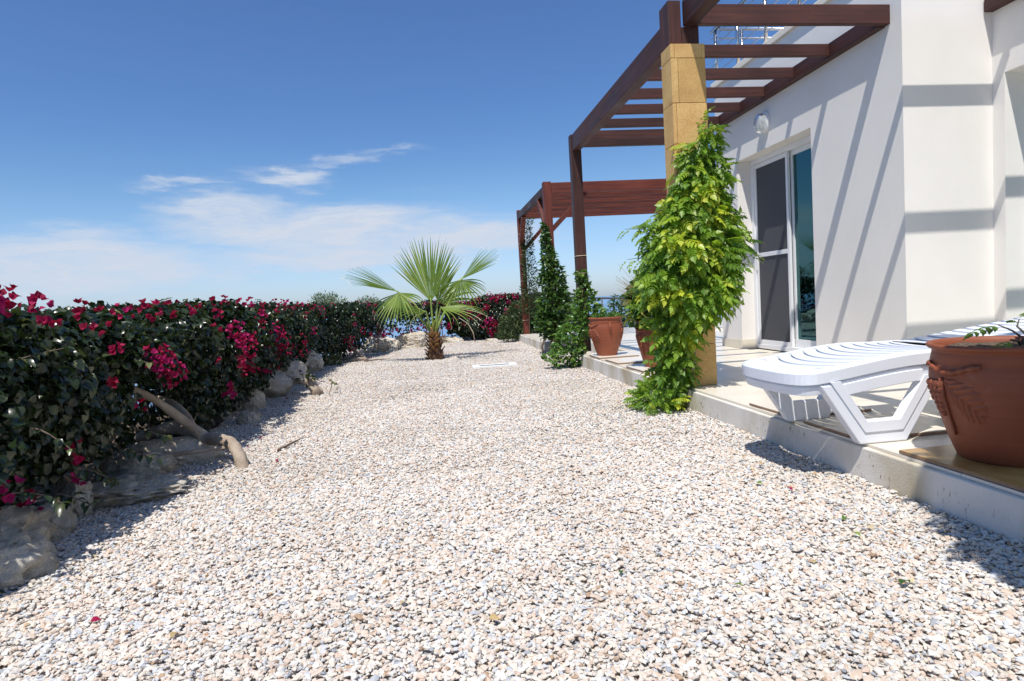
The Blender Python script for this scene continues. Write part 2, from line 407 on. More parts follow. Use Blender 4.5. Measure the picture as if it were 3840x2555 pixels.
# ------------------------------------------------------------------ mesh helpers
class MB:
    """collects vertices and faces of mixed size, then makes ONE mesh"""
    def __init__(s): s.v = []; s.f = []; s.t = []; s.g = []
    def add(s, vs, fs, t=0.5, g=(1, 1, 1)):
        o = len(s.v); s.v.extend([tuple(p) for p in vs])
        for f in fs: s.f.append([i + o for i in f]); s.t.append(t); s.g.append(g)
        return s
    def box(s, a, b, t=.5, skew=None):
        (x0, y0, z0), (x1, y1, z1) = a, b
        vs = [(x0, y0, z0), (x1, y0, z0), (x1, y1, z0), (x0, y1, z0), (x0, y0, z1), (x1, y0, z1), (x1, y1, z1), (x0, y1, z1)]
        d = (x1 - x0, y1 - y0, z1 - z0); k = d.index(max(d)); g = [38, 38, 38]; g[k] = 1.6
        return s.add(vs, [(0, 3, 2, 1), (4, 5, 6, 7), (0, 1, 5, 4), (1, 2, 6, 5), (2, 3, 7, 6), (3, 0, 4, 7)], t, tuple(g))
    def bar(s, p, q, w, h, upv=(0, 0, 1), t=.5):
        p, q = Vector(p), Vector(q); d = (q - p).normalized(); u = Vector(upv)
        sd = d.cross(u).normalized() * w / 2; uu = sd.cross(d).normalized() * h / 2
        vs = [p - sd - uu, p + sd - uu, p + sd + uu, p - sd + uu, q - sd - uu, q + sd - uu, q + sd + uu, q - sd + uu]
        return s.add(vs, [(0, 3, 2, 1)[::-1], (4, 5, 6, 7)[::-1], (0, 1, 5, 4)[::-1], (1, 2, 6, 5)[::-1], (2, 3, 7, 6)[::-1], (3, 0, 4, 7)[::-1]], t, (20, 20, 20))
    def tube(s, pts, rad, n=8, cap=True, t=.5):
        pts = [Vector(p) for p in pts]
        if not hasattr(rad, '__len__'): rad = [rad] * len(pts)
        o = []; prev = None
        for i, p in enumerate(pts):
            d = (pts[min(i + 1, len(pts) - 1)] - pts[max(i - 1, 0)]).normalized()
            if prev is None: a = d.orthogonal().normalized()
            else:
                a = prev - d * prev.dot(d)
                a = a.normalized() if a.length > 1e-6 else d.orthogonal().normalized()
            prev = a; b = d.cross(a)
            o.append([p + (a * math.cos(2 * PI * k / n) + b * math.sin(2 * PI * k / n)) * rad[i] for k in range(n)])
        vs = [v for r in o for v in r]; fs = []
        for i in range(len(pts) - 1):
            for k in range(n):
                k2 = (k + 1) % n
                fs.append((i * n + k, i * n + k2, (i + 1) * n + k2, (i + 1) * n + k))
        if cap:
            fs.append(tuple(range(n))[::-1]); fs.append(tuple(range((len(pts) - 1) * n, len(pts) * n)))
        return s.add(vs, fs, t)
    def lathe(s, prof, c=(0, 0, 0), n=40, t=.5):
        vs = []; fs = []
        for (r, z) in prof:
            for k in range(n):
                a = 2 * PI * k / n; vs.append((c[0] + r * math.cos(a), c[1] + r * math.sin(a), c[2] + z))
        for i in range(len(prof) - 1):
            for k in range(n):
                k2 = (k + 1) % n; fs.append((i * n + k, i * n + k2, (i + 1) * n + k2, (i + 1) * n + k))
        return s.add(vs, fs, t)
    def build(s, name, mat, parent=None, smooth=False, bevel=0, kind=None, loc=None):
        me = bpy.data.meshes.new(name)
        me.from_pydata(s.v, [], s.f)
        a = me.attributes.new('tint', 'FLOAT', 'FACE'); a.data.foreach_set('value', s.t)
        g = me.attributes.new('grain', 'FLOAT_VECTOR', 'FACE'); g.data.foreach_set('vector', [c for q in s.g for c in q])
        me.materials.append(mat)
        if smooth: me.polygons.foreach_set('use_smooth', [True] * len(me.polygons))
        me.update()
        o = bpy.data.objects.new(name, me); COL.objects.link(o)
        if parent: o.parent = parent
        if bevel:
            b = o.modifiers.new('bevel', 'BEVEL'); b.width = bevel; b.segments = 2; b.limit_method = 'ANGLE'; b.angle_limit = .6
            b.harden_normals = False
        if kind: o['kind'] = kind
        return o

def np_obj(name, V, F, T, mat, parent=None, kind=None, smooth=False):
    """V (n,3) float, F (m,3) int, T (m,) per-face tint"""
    me = bpy.data.meshes.new(name)
    me.vertices.add(len(V)); me.vertices.foreach_set('co', np.ascontiguousarray(V, np.float32).ravel())
    me.loops.add(F.size); me.loops.foreach_set('vertex_index', np.ascontiguousarray(F, np.int32).ravel())
    me.polygons.add(len(F)); me.polygons.foreach_set('loop_start', np.arange(0, F.size, 3, dtype=np.int32))
    a = me.attributes.new('tint', 'FLOAT', 'FACE'); a.data.foreach_set('value', np.ascontiguousarray(T, np.float32))
    me.materials.append(mat); me.update(calc_edges=True)
    if smooth or mat.name.startswith('bougainvillea_leaf'): me.polygons.foreach_set('use_smooth', np.ones(len(F), dtype=bool))
    o = bpy.data.objects.new(name, me); COL.objects.link(o)
    if parent: o.parent = parent
    if kind: o['kind'] = kind
    return o

def empty(name, loc, label, cat, group=None):
    o = bpy.data.objects.new(name, None); COL.objects.link(o)
    o.empty_display_size = .1
    o.location = loc
    o['label'] = label; o['category'] = cat
    if group: o['group'] = group
    return o
def tag(o, label, cat, group=None):
    o['label'] = label; o['category'] = cat
    if group: o['group'] = group
    return o
def under(child, root):
    """geometry was written in world coordinates: keep it there under a root that has a location"""
    child.parent = root
    child.matrix_parent_inverse = Matrix.Translation(root.location).inverted()
    return child

# leaf templates: local x across, y along, z up out of the blade (folded along the midrib, tip bent down)
def leaf_template(w=.5, fold=.16, bend=.26):
    V = np.array([[0, 0, 0], [-w * .75, .30, fold], [w * .75, .30, fold], [0, .36, .0], [-w * .8, .58, fold * .8 - bend * .25],
                  [w * .8, .58, fold * .8 - bend * .25], [0, .68, -bend * .35], [0, 1.0, -bend]], float)
    V[:, 0] *= .68
    F = np.array([[0, 3, 1], [0, 2, 3], [1, 3, 6], [1, 6, 4], [3, 2, 5], [3, 5, 6], [4, 6, 7], [6, 5, 7]])
    return V, F
def basis(d, n):
    """rotation matrices whose y is d and whose z is near n; arrays (k,3)"""
    d = d / np.linalg.norm(d, axis=1, keepdims=True)
    x = np.cross(d, n); ln = np.linalg.norm(x, axis=1, keepdims=True); ln[ln < 1e-6] = 1
    x /= ln; z = np.cross(x, d)
    return np.stack([x, d, z], axis=2)
def scatter(tpl, pos, d, n, size, tint):
    V, F = tpl
    R = basis(d, n)
    W = np.einsum('kij,vj->kvi', R, V) * np.asarray(size)[:, None, None] + pos[:, None, :]
    k, nv = len(pos), len(V)
    FF = (F[None] + (np.arange(k) * nv)[:, None, None]).reshape(-1, 3)
    return W.reshape(-1, 3), FF, np.repeat(tint, len(F))
def join(parts):
    vs, fs, ts, o = [], [], [], 0
    for v, f, t in parts:
        vs.append(v); fs.append(f + o); ts.append(t); o += len(v)
    return np.concatenate(vs), np.concatenate(fs), np.concatenate(ts)
LT = leaf_template()
LTn = leaf_template(.26, .05, .2)
LTr = leaf_template(.72, .20, .26)
def rnd_dirs(k, bias=(0, 0, 0), amt=1.0):
    v = rng.normal(size=(k, 3)); v /= np.linalg.norm(v, axis=1, keepdims=True)
    v = v * amt + np.array(bias)
    return v / np.linalg.norm(v, axis=1, keepdims=True)

# ------------------------------------------------------------------ ground, hillside, sea
def smooth01(t): t = max(0, min(1, t)); return t * t * (3 - 2 * t)
def hedge_x(y):
    pts = [(-2, -1.80), (1.2, -1.72), (2.1, -1.66), (2.6, -1.58), (3.4, -1.57), (4.6, -1.52), (6.5, -1.66), (9.7, -1.74), (11.1, -1.22), (12.4, -1.0), (13.2, -.72), (14.0, -.2)]
    for (a, p), (b, q) in zip(pts, pts[1:]):
        if y <= b: return p + (q - p) * max(0, (y - a)) / (b - a)
    return pts[-1][1]
def ground_z(x, y):
    # the garden is level; beyond its left and far edges the land falls to the sea
    dl = (hedge_x(min(y, 13.0)) - 1.15) - x
    db = y - 15.9
    d = max(dl, db)
    if dl > 0 and db > 0: d = math.hypot(dl, db)
    if d <= 0: return -.006
    return -min(62.0, .55 * d + .012 * d * d) - .25 * smooth01(d) + .5 * (noise.noise(Vector((x * .3, y * .3, 0)))) * smooth01(d / 3)
def build_ground():
    def axis(lo, hi, step, far):
        a = list(np.arange(lo, hi + 1e-6, step)); s = step; x = hi
        while x < far: s *= 1.35; x += s; a.append(x)
        s = step; x = lo
        while x > -far: s *= 1.35; x -= s; a.insert(0, x)
        return a
    xs = axis(-5, 6, .33, 400); ys = axis(-2, 19, .33, 400)
    V = [(x, y, ground_z(x, y)) for y in ys for x in xs]; nx = len(xs)
    F = [(j * nx + i, j * nx + i + 1, (j + 1) * nx + i + 1, (j + 1) * nx + i) for j in range(len(ys) - 1) for i in range(nx - 1)]
    mb = MB(); mb.add(V, F)
    o = mb.build('ground', GRAVELBED, smooth=True, kind='structure')
    o.data.materials.append(EARTH); o.data.materials.append(SOIL)
    for p in o.data.polygons:
        c = p.center
        if c.z < -.12 or c.y > 16.1 or c.x < hedge_x(min(c.y, 13)) - 1.1: p.material_index = 1
        elif c.x < hedge_x(min(c.y, 13)) - .16 and c.y < 12.6: p.material_index = 2
    s = MB(); n = 48; R = 45000
    vs = [(0, 0, -60)]; fs = []
    for ring in (150, 1200, 8000, R):
        vs += [(ring * math.cos(2 * PI * k / n), ring * math.sin(2 * PI * k / n), -60) for k in range(n)]
    for k in range(n): fs.append((0, 1 + k, 1 + (k + 1) % n))
    for r in range(3):
        for k in range(n):
            a = 1 + r * n + k; b = 1 + r * n + (k + 1) % n; fs.append((a, a + n, b + n, b))
    s.add(vs, fs); s.build('sea', SEA, kind='structure')
build_ground()

XK = 1.79      # kerb face of the terrace
ZT = 0.17      # terrace level
def gravel():
    pts = []
    for (y0, y1, dens) in ((.75, 3.2, 11500), (3.2, 6.0, 7500), (6.0, 10.0, 3800), (10.0, 15.6, 2000)):
        xl, xr = -2.6, 2.9
        k = int(dens * (y1 - y0) * (xr - xl))
        x = rng.uniform(xl, xr, k); y = rng.uniform(y0, y1, k)
        hx = np.array([hedge_x(v) for v in np.linspace(0, 16, 161)])
        hl = hx[np.clip((y * 10).astype(int), 0, 160)] - .30 - .12 * np.sin(y * 3.3)
        keep = (x > hl) & ((x < XK - .004) | ((y > 7.40) & (y < 9.85) & (x < 2.42)) | (y > 12.55))
        pts.append(np.stack([x[keep], y[keep]], 1))
    P = np.concatenate(pts); k = len(P)
    z = rng.uniform(-.003, .010, k)
    # drifts of a few millimetres, higher against the kerb
    z += .003 * np.sin(P[:, 0] * 3.1 + np.sin(P[:, 1] * 1.7) * 1.3) * np.cos(P[:, 1] * 2.3)
    z += .004 * np.sin(P[:, 0] * 1.3 + 2) * np.sin(P[:, 1] * .9 + 1)
    for _ in range(70):                                            # scuffs and footprints
        fx, fy = rng.uniform(-1.3, 1.7), rng.uniform(1, 12); an = rng.uniform(0, 3.14); r_ = rng.uniform(.05, .09)
        dx, dy = P[:, 0] - fx, P[:, 1] - fy; a_ = (dx * np.cos(an) + dy * np.sin(an)) / (r_ * 2.2); b_ = (-dx * np.sin(an) + dy * np.cos(an)) / r_
        q2 = a_ * a_ + b_ * b_; z += -.006 * np.exp(-q2) + .004 * np.exp(-(np.sqrt(q2) - 1.6) ** 2 * 4)
    z += .012 * np.exp(-((XK - P[:, 0]) / .05) ** 2)
    dc = np.array([.80, 8.27]); inside = (abs(P[:, 0] - dc[0]) < .33) & (abs(P[:, 1] - dc[1]) < .19)
    P = P[~inside]; z = z[~inside]
    me = bpy.data.meshes.new('gravel')
    me.vertices.add(len(P)); me.vertices.foreach_set('co', np.column_stack([P, z]).astype(np.float32).ravel())
    me.update()
    o = bpy.data.objects.new('gravel', me); COL.objects.link(o); o['kind'] = 'stuff'
    tag(o, 'loose pink, white and grey marble chippings covering the garden path', 'gravel')
    ng = bpy.data.node_groups.new('gravel_nodes', 'GeometryNodeTree')
    ng.interface.new_socket('Geometry', in_out='INPUT', socket_type='NodeSocketGeometry')
    ng.interface.new_socket('Geometry', in_out='OUTPUT', socket_type='NodeSocketGeometry')
    N, L = ng.nodes, ng.links
    gi, go = N.new('NodeGroupInput'), N.new('NodeGroupOutput')
    g2i = N.new('GeometryNodeGeometryToInstance')
    for s in range(8):
        ico = N.new('GeometryNodeMeshIcoSphere'); ico.inputs['Radius'].default_value = 1; ico.inputs['Subdivisions'].default_value = 1
        sp = N.new('GeometryNodeSetPosition')
        rv = N.new('FunctionNodeRandomValue'); rv.data_type = 'FLOAT_VECTOR'
        rv.inputs[0].default_value = (-.36,) * 3; rv.inputs[1].default_value = (.36,) * 3
        rv.inputs['Seed'].default_value = s * 13 + 1
        L.new(ico.outputs[0], sp.inputs[0]); L.new(rv.outputs[0], sp.inputs['Offset'])
        sm = N.new('GeometryNodeSetMaterial'); sm.inputs['Material'].default_value = GRAVEL
        L.new(sp.outputs[0], sm.inputs[0]); L.new(sm.outputs[0], g2i.inputs[0])
    mp = N.new('GeometryNodeMeshToPoints'); L.new(gi.outputs[0], mp.inputs[0])
    ip = N.new('GeometryNodeInstanceOnPoints')
    L.new(mp.outputs[0], ip.inputs['Points']); L.new(g2i.outputs[0], ip.inputs['Instance'])
    ip.inputs['Pick Instance'].default_value = True
    ri = N.new('FunctionNodeRandomValue'); ri.data_type = 'INT'
    ri.inputs[4].default_value = 0; ri.inputs[5].default_value = 7; ri.inputs['Seed'].default_value = 3
    L.new(ri.outputs[2], ip.inputs['Instance Index'])
    rr = N.new('FunctionNodeRandomValue'); rr.data_type = 'FLOAT_VECTOR'
    rr.inputs[0].default_value = (-.42, -.42, 0); rr.inputs[1].default_value = (.42, .42, 6.283)
    L.new(rr.outputs[0], ip.inputs['Rotation'])
    rs = N.new('FunctionNodeRandomValue'); rs.data_type = 'FLOAT_VECTOR'; rs.inputs['Seed'].default_value = 9
    rs.inputs[0].default_value = (.0046, .0040, .0024); rs.inputs[1].default_value = (.0115, .0088, .0052)
    rf = N.new('FunctionNodeRandomValue'); rf.data_type = 'FLOAT'; rf.inputs['Seed'].default_value = 21
    pw = N.new('ShaderNodeMath'); pw.operation = 'POWER'; L.new(rf.outputs[1], pw.inputs[0]); pw.inputs[1].default_value = 5
    ma = N.new('ShaderNodeMath'); ma.operation = 'MULTIPLY_ADD'; L.new(pw.outputs[0], ma.inputs[0]); ma.inputs[1].default_value = .65; ma.inputs[2].default_value = .90
    vs_ = N.new('ShaderNodeVectorMath'); vs_.operation = 'SCALE'; L.new(rs.outputs[0], vs_.inputs[0]); L.new(ma.outputs[0], vs_.inputs['Scale'])
    L.new(vs_.outputs[0], ip.inputs['Scale'])
    L.new(ip.outputs[0], go.inputs[0])
    md = o.modifiers.new('stones', 'NODES'); md.node_group = ng
gravel()

# ------------------------------------------------------------------ terraces
def terrace():
    t = MB()
    # near terrace slab, planting gap, far terrace slab
    t.box((XK, -2.0, -.3), (5.6, 7.40, ZT - .014)); o = t.build('terrace', CONC, kind='structure', bevel=.006)
    t2 = MB(); t2.box((2.42, 7.402, -.3), (5.6, 9.848, ZT - .014)); t2.build('terrace', CONC, kind='structure', bevel=.006)
    t3 = MB(); t3.box((XK, 9.85, -.3), (6.2, 12.8, ZT - .014)); o3 = t3.build('terrace', CONC, kind='structure', bevel=.006)
    # floor tiles, each one a piece; shared meshes, cut ones along the edges
    cache = {}
    def tile(x0, y0, x1, y1, par):
        g = .0018
        key = (round(x1 - x0, 3), round(y1 - y0, 3))
        if key not in cache:
            mb = MB(); a, b = key
            mb.box((-a / 2 + g, -b / 2 + g, -.012), (a / 2 - g, b / 2 - g, 0))
            ob = mb.build('tile', TILE, bevel=.0015); cache[key] = ob.data
        else:
            ob = bpy.data.objects.new('tile', cache[key]); COL.objects.link(ob)
        ob.parent = par
        ob.location = ((x0 + x1) / 2, (y0 + y1) / 2, ZT + rng.uniform(-.0006, .0006))
        ob.rotation_euler = (rng.normal() * .0012, rng.normal() * .0012, 0)
    s = .45
    def cover(xa, xb, ya, yb, par, hole=None):
        y = yb
        while y > ya + .02:
            y1 = y; y0 = max(ya, y - s); x = xa
            while x < xb - .02:
                x1 = min(xb, x + s)
                cx, cy = (x + x1) / 2, (y0 + y1) / 2
                if not hole or not hole(cx, cy): tile(x, y0, x1, y1, par)
                x = x1
            y = y0
    cover(XK + .02, 4.22, .2, 4.175, o)
    cover(XK + .02, 3.49, 4.18, 7.12, o)
    cover(XK + .02, 5.3, 7.13, 7.395, o)
    cover(2.44, 4.6, 7.42, 9.84, o)
    cover(XK + .02, 4.6, 9.87, 12.48, o3)
terrace()

def loose_tile(x0, y0, x1, y1, label, mat=None, z=ZT, tilt=(0, 0)):
    r = empty('floor_tile', ((x0 + x1) / 2, (y0 + y1) / 2, z + .003), label, 'floor tile', 'loose spare tiles laid on the terrace edge')
    a, b = (x1 - x0) / 2, (y1 - y0) / 2
    m1 = MB(); m1.box((-a, -b, 0), (a, b, .010)); m1.build('tile_body', TILEB, r)
    m2 = MB(); m2.box((-a + .001, -b + .001, .0101), (a - .001, b - .001, .013)); m2.build('glazed_face', mat or TILE, r, bevel=.001)
    r.rotation_euler = (tilt[0], tilt[1], rng.normal() * .02)
    return r
loose_tile(1.805, 6.62, 2.26, 7.05, 'cream floor tile lying under the round terracotta pot with the curled handle')
loose_tile(1.815, 5.98, 2.25, 6.42, 'bare cream floor tile lying between the two far terracotta pots')
loose_tile(1.81, 5.25, 2.24, 5.68, 'cream floor tile lying under the terracotta pot beside the vine')
loose_tile(1.83, 2.98, 2.28, 3.42, 'bare cream floor tile lying past the foot end of the white lounger')
loose_tile(1.815, 2.44, 2.26, 2.86, 'dusty cream floor tile lying under the white lounger')
loose_tile(1.815, 1.50, 2.33, 2.22, 'wet ochre stained tile lying under the big terracotta pot', TILE2)

# ------------------------------------------------------------------ house
XW, XW2, YC = 3.50, 4.23, 4.18
DY0, DY1, DZ = 5.28, 6.65, 2.27
def house():
    h = empty('house', (4.4, 5.0, 0), 'white rendered villa with a sliding door and an upper terrace', 'house')
    P = lambda mb, n, m, **k: under(mb.build(n, m, None, **k), h)
    top = 3.22; T = .34
    w = MB()
    w.box((XW, YC, ZT - .02), (XW + T, DY0, top))                 # pier right of the door
    w.box((XW, DY1, ZT - .02), (XW + T, 7.12, top))               # pier left of the door
    w.box((XW, DY0, DZ), (XW + T, DY1, top))                      # over the door
    P(w, 'wall', PLASTER)
    w = MB(); w.box((XW + T, YC, ZT - .02), (XW2, YC + T, 6.2)); w.box((XW, YC + .0, top), (XW + T, YC + T, 6.2)); P(w, 'return_wall', PLASTER)
    w = MB(); w.box((XW + T, 6.90, ZT - .02), (8.0, 7.12, top)); P(w, 'far_wall', PLASTER)
    # wall set back beside the camera, with its own door recess
    ND0, ND1, NDZ = 2.2, 4.08, 2.31
    w = MB(); w.box((XW2, ND1, ZT - .02), (XW2 + T, YC + T, 6.2)); w.box((XW2, ND0, NDZ), (XW2 + T, ND1, 6.2))
    w.box((XW2, -2.0, ZT - .02), (XW2 + T, ND0, 6.2)); P(w, 'side_wall', PLASTER)
    w = MB(); w.box((XW + T, YC + T, top - .25), (8.0, 6.90, top - .01)); P(w, 'upper_floor', PLASTER2)
    w = MB(); w.box((XW + T, YC + T, ZT - .02), (8.0, 6.9, ZT - .005)); P(w, 'inner_floor', ROOM)
    w = MB(); w.box((5.4, YC + T, ZT), (5.45, 6.9, top - .26)); P(w, 'inner_wall', ROOM)
    # coping along the upper terrace
    w = MB(); w.box((XW - .03, YC + T + .003, top), (XW + T + .03, 7.15, top + .07)); P(w, 'coping', PLASTER2, bevel=.008)
    w = MB(); w.box((XW + T + .033, 6.88, top), (8.0, 7.15, top + .07)); P(w, 'coping', PLASTER2, bevel=.008)
    # upper storey set back behind the terrace, with eaves
    w = MB(); w.box((5.35, 2.0, top), (9.0, 6.55, 5.6)); P(w, 'upper_wall', PLASTER2)
    w = MB(); w.box((4.9, 1.8, 5.6), (9.4, 6.95, 5.78)); P(w, 'eaves', PLASTER2)
    # skirting
    w = MB(); w.box((XW - .012, DY1 + .002, ZT + .003), (XW - .001, 7.12, ZT + .10)); P(w, 'skirting', SKIRT)
    w = MB(); w.box((XW - .012, YC + .002, ZT + .003), (XW - .001, DY0 - .002, ZT + .10)); P(w, 'skirting', SKIRT)
    w = MB(); w.box((XW - .012, YC - .013, ZT + .003), (XW2 - .013, YC - .001, ZT + .10)); P(w, 'skirting', SKIRT)
    w = MB(); w.box((XW2 - .012, ND1, ZT + .003), (XW2 - .001, YC - .013, ZT + .10)); P(w, 'skirting', SKIRT)
    w = MB(); w.box((XW, DY1 - .012, ZT + .003), (XW + .155, DY1 - .001, ZT + .10)); P(w, 'skirting', SKIRT)
    # sliding door
    x0 = XW + .16; f = .055
    d = MB()
    d.box((x0, DY0 + .001, DZ - f), (x0 + .09, DY1 - .001, DZ - .001))
    d.box((x0, DY0 + .001, ZT), (x0 + .09, DY1 - .001, ZT + .05))
    d.box((x0, DY0 + .001, ZT + .05), (x0 + .09, DY0 + f, DZ - f)); d.box((x0, DY1 - f, ZT + .05), (x0 + .09, DY1 - .001, DZ - f))
    door = P(d, 'sliding_door', ALU, bevel=.003)
    ym = 5.96
    def sub(mb, n, m, **k): o = mb.build(n, m, door, **k); return o
    # screen leaf: stiles, rails and two panels of mesh
    s = MB(); xs = x0 + .012
    s.box((xs, ym - .018, ZT + .052), (xs + .028, ym + .018, DZ - f - .002)); s.box((xs, DY1 - f - .036, ZT + .052), (xs + .028, DY1 - f - .001, DZ - f - .002))
    for z in (ZT + .052, 1.19, DZ - f - .048): s.box((xs + .001, ym + .018, z), (xs + .027, DY1 - f - .036, z + .045))
    sub(s, 'screen_frame', ALU, bevel=.002)
    for za, zb in ((ZT + .097, 1.19), (1.235, DZ - f - .048)):
        q = MB(); q.box((xs + .012, ym + .018, za), (xs + .015, DY1 - f - .036, zb)); sub(q, 'insect_screen', SCREEN)
    q = MB(); q.box((xs - .012, DY1 - f - .030, 1.05), (xs - .001, DY1 - f - .010, 1.20)); sub(q, 'handle', ALU, bevel=.002)
    s = MB(); xs = x0 + .052
    s.box((xs, DY0 + f, ZT + .052), (xs + .03, ym + .03, ZT + .13)); s.box((xs, DY0 + f, DZ - f - .05), (xs + .03, ym + .03, DZ - f - .002))
    s.box((xs, ym - .045, ZT + .13), (xs + .03, ym - .005, DZ - f - .05)); sub(s, 'glass_frame', ALU, bevel=.002)
    q = MB(); q.box((xs + .012, DY0 + f, ZT + .13), (xs + .016, ym - .045, DZ - f - .05)); sub(q, 'glass_pane', GLASS)
    q = MB(); q.box((xs + .02, ym + .02, ZT + .1), (xs + .024, DY1 - f, DZ - f - .05)); sub(q, 'glass_pane', GLASS)
    # curtain behind the glass, hanging in folds
    c = MB(); vs = []; k = 90
    for i in range(k + 1):
        y = DY0 - .05 + (ym + .25 - DY0) * i / k
        x = x0 + .20 + .022 * math.sin(i * 1.15) + .012 * math.sin(i * .47)
        vs += [(x, y, ZT + .03), (x, y, DZ + .02)]
    c.add(vs, [(2 * i, 2 * i + 2, 2 * i + 3, 2 * i + 1) for i in range(k)]); P(c, 'curtain', CURTAIN, smooth=True)
    # glazing far inside the near recess
    q = MB(); q.box((XW2 + .2, ND0, ZT), (XW2 + .26, ND0 + .06, NDZ)); q.box((XW2 + .2, ND1 - .06, ZT), (XW2 + .26, ND1 - .001, NDZ - .001)); q.box((XW2 + .2, ND0 + .06, NDZ - .06), (XW2 + .26, ND1 - .06, NDZ - .001))
    P(q, 'near_door_frame', ALU)
    q = MB(); q.box((XW2 + .225, ND0 + .06, ZT), (XW2 + .23, ND1 - .06, NDZ - .06)); P(q, 'near_door_glass', GLASS)
house()

def wall_lamp():
    r = empty('wall_lamp', (XW, 6.02, 2.52), 'oval bulkhead lamp with ribbed clear glass on the wall above the door', 'wall lamp')
    b = MB(); n = 28
    prof = [(1.0, 0), (1.0, -.022), (.93, -.028), (.0, -.028)]
    vs = []; fs = []
    for (s, x) in prof:
        for k in range(n):
            a = 2 * PI * k / n
            yy = math.cos(a) * .085 * s; zz = math.sin(a) * .118 * s
            if zz < -.075: zz = -.075 - (-.075 - zz) * .2
            vs.append((x, yy, zz))
    for i in range(3):
        for k in range(n): fs.append((i * n + k, i * n + (k + 1) % n, (i + 1) * n + (k + 1) % n, (i + 1) * n + k))
    b.add(vs, fs); o = b.build('base_plate', ALU, r, smooth=False)
    g = MB(); vs = []; fs = []; m = 9
    for i in range(m + 1):
        t = i / m; s = math.cos(t * PI / 2) ** .55 if t < 1 else 0.02
        for k in range(n):
            a = 2 * PI * k / n; vs.append((-.029 - .085 * math.sin(t * PI / 2), math.cos(a) * .074 * s, math.sin(a) * .104 * s - .004))
    for i in range(m):
        for k in range(n): fs.append((i * n + k, i * n + (k + 1) % n, (i + 1) * n + (k + 1) % n, (i + 1) * n + k))
    g.add(vs, fs); g.build('glass_shade', LAMPG, r, smooth=True)
    c = MB(); c.tube([(-.03, 0, -.05), (-.05, 0, -.02), (-.055, 0, .03)], [.018, .022, .012], 10); c.build('bulb', ALU, r, smooth=True)
wall_lamp()

def balcony_railing():
    r = empty('balcony_railing', (XW, 7.1, 3.29), 'steel tube railing with thin horizontal wires round the upper terrace', 'railing')
    z0, z1 = 3.29, 3.93
    xa = XW + .05
    def part(mb, n, **k): return under(mb.build(n, STEEL, None, smooth=True, **k), r)
    m = MB(); m.tube([(xa, YC + T_, z1) for T_ in (.36, 3.05)], .022, 12); part(m, 'handrail')
    m = MB(); m.tube([(xa, 7.08, z1 - .025), (8.0, 7.08, z1 - .025)], .018, 12); part(m, 'handrail')
    m = MB(); m.tube([(xa, 7.08, z1 - .13), (8.0, 7.08, z1 - .13)], .011, 10); part(m, 'mid_rail')
    for y in (7.14, 6.62, 6.05, 5.48, 4.9):
        m = MB(); m.tube([(xa, y, z0), (xa, y, z1 - .02)], .019, 12); m.lathe([(.001, 0), (.045, 0), (.045, .012), (.001, .013)], (xa, y, z0), 16); part(m, 'post')
    for x in (3.85, 4.55, 5.25, 5.95):
        m = MB(); m.tube([(x, 7.08, z0), (x, 7.08, z1 - .04)], .015, 10); part(m, 'post')
    for k in range(5):
        z = z0 + .12 + k * .105
        m = MB(); m.tube([(xa - .022, YC + .36, z), (xa - .022, 7.2, z)], .0055, 6); part(m, 'wire')
balcony_railing()

# ------------------------------------------------------------------ pergolas
ZB0, ZB1 = 2.72, 2.88
def pergola():
    r = empty('pergola', (2.6, 7.6, 0), 'dark stained timber pergola leaning on the house over the near terrace', 'pergola')
    def part(n, a, b, mat=WOOD):
        m = MB(); m.box(a, b); return under(m.build(n, mat, None, bevel=.004), r)
    part('post', (1.857, 7.645, ZT), (1.987, 7.765, ZB1 + .002))
    part('front_beam', (1.872, 4.50, 2.68), (1.972, 7.642, ZB1 - .006))
    part('front_beam', (1.902, -.6, 2.735), (1.998, 4.31, ZB1 + .03))
    part('stub_post', (1.787, 4.285, 2.605), (1.880, 4.452, ZB1 + .025))
    part('stub_post', (1.975, 4.33, 2.605), (2.030, 4.452, ZB1 - .03))
    part('stub_block', (1.882, 4.312, 2.612), (1.973, 4.45, 2.735))
    part('wall_beam', (XW - .075, 4.337, 2.735), (XW - .003, 7.80, ZB1 - .030))
    part('wall_beam', (XW2 - .075, -.6, 2.77), (XW2 - .003, YC - .012, ZB1))
    for y in (4.88, 5.39, 5.89, 6.37, 6.87, 7.34):
        part('rafter', (1.975, y, 2.745), (XW - .077, y + .040, 2.842))
    part('rafter', (1.990, 7.70, 2.745), (XW - .077, 7.765, ZB1 - .004))
    part('rafter', (2.002, 4.29, 2.745), (XW + .002, 4.335, ZB1 + .004))
    for y in (3.882, 3.463, 3.085, 2.69, 2.29, 1.89, 1.49, 1.09, .69, .29):
        part('rafter', (2.001, y, 2.752), (XW2 - .078, y + .034, 2.842))
    # ties of wire round the post
    for z in (.98, 1.16, 1.38):
        m = MB(); q = .004
        m.tube([(1.857 - q, 7.645 - q, z), (1.987 + q, 7.645 - q, z + .004), (1.987 + q, 7.765 + q, z), (1.857 - q, 7.765 + q, z), (1.857 - q, 7.645 - q, z)], .0035, 6)
        under(m.build('tie_wire', WIRE, None), r)
pergola()

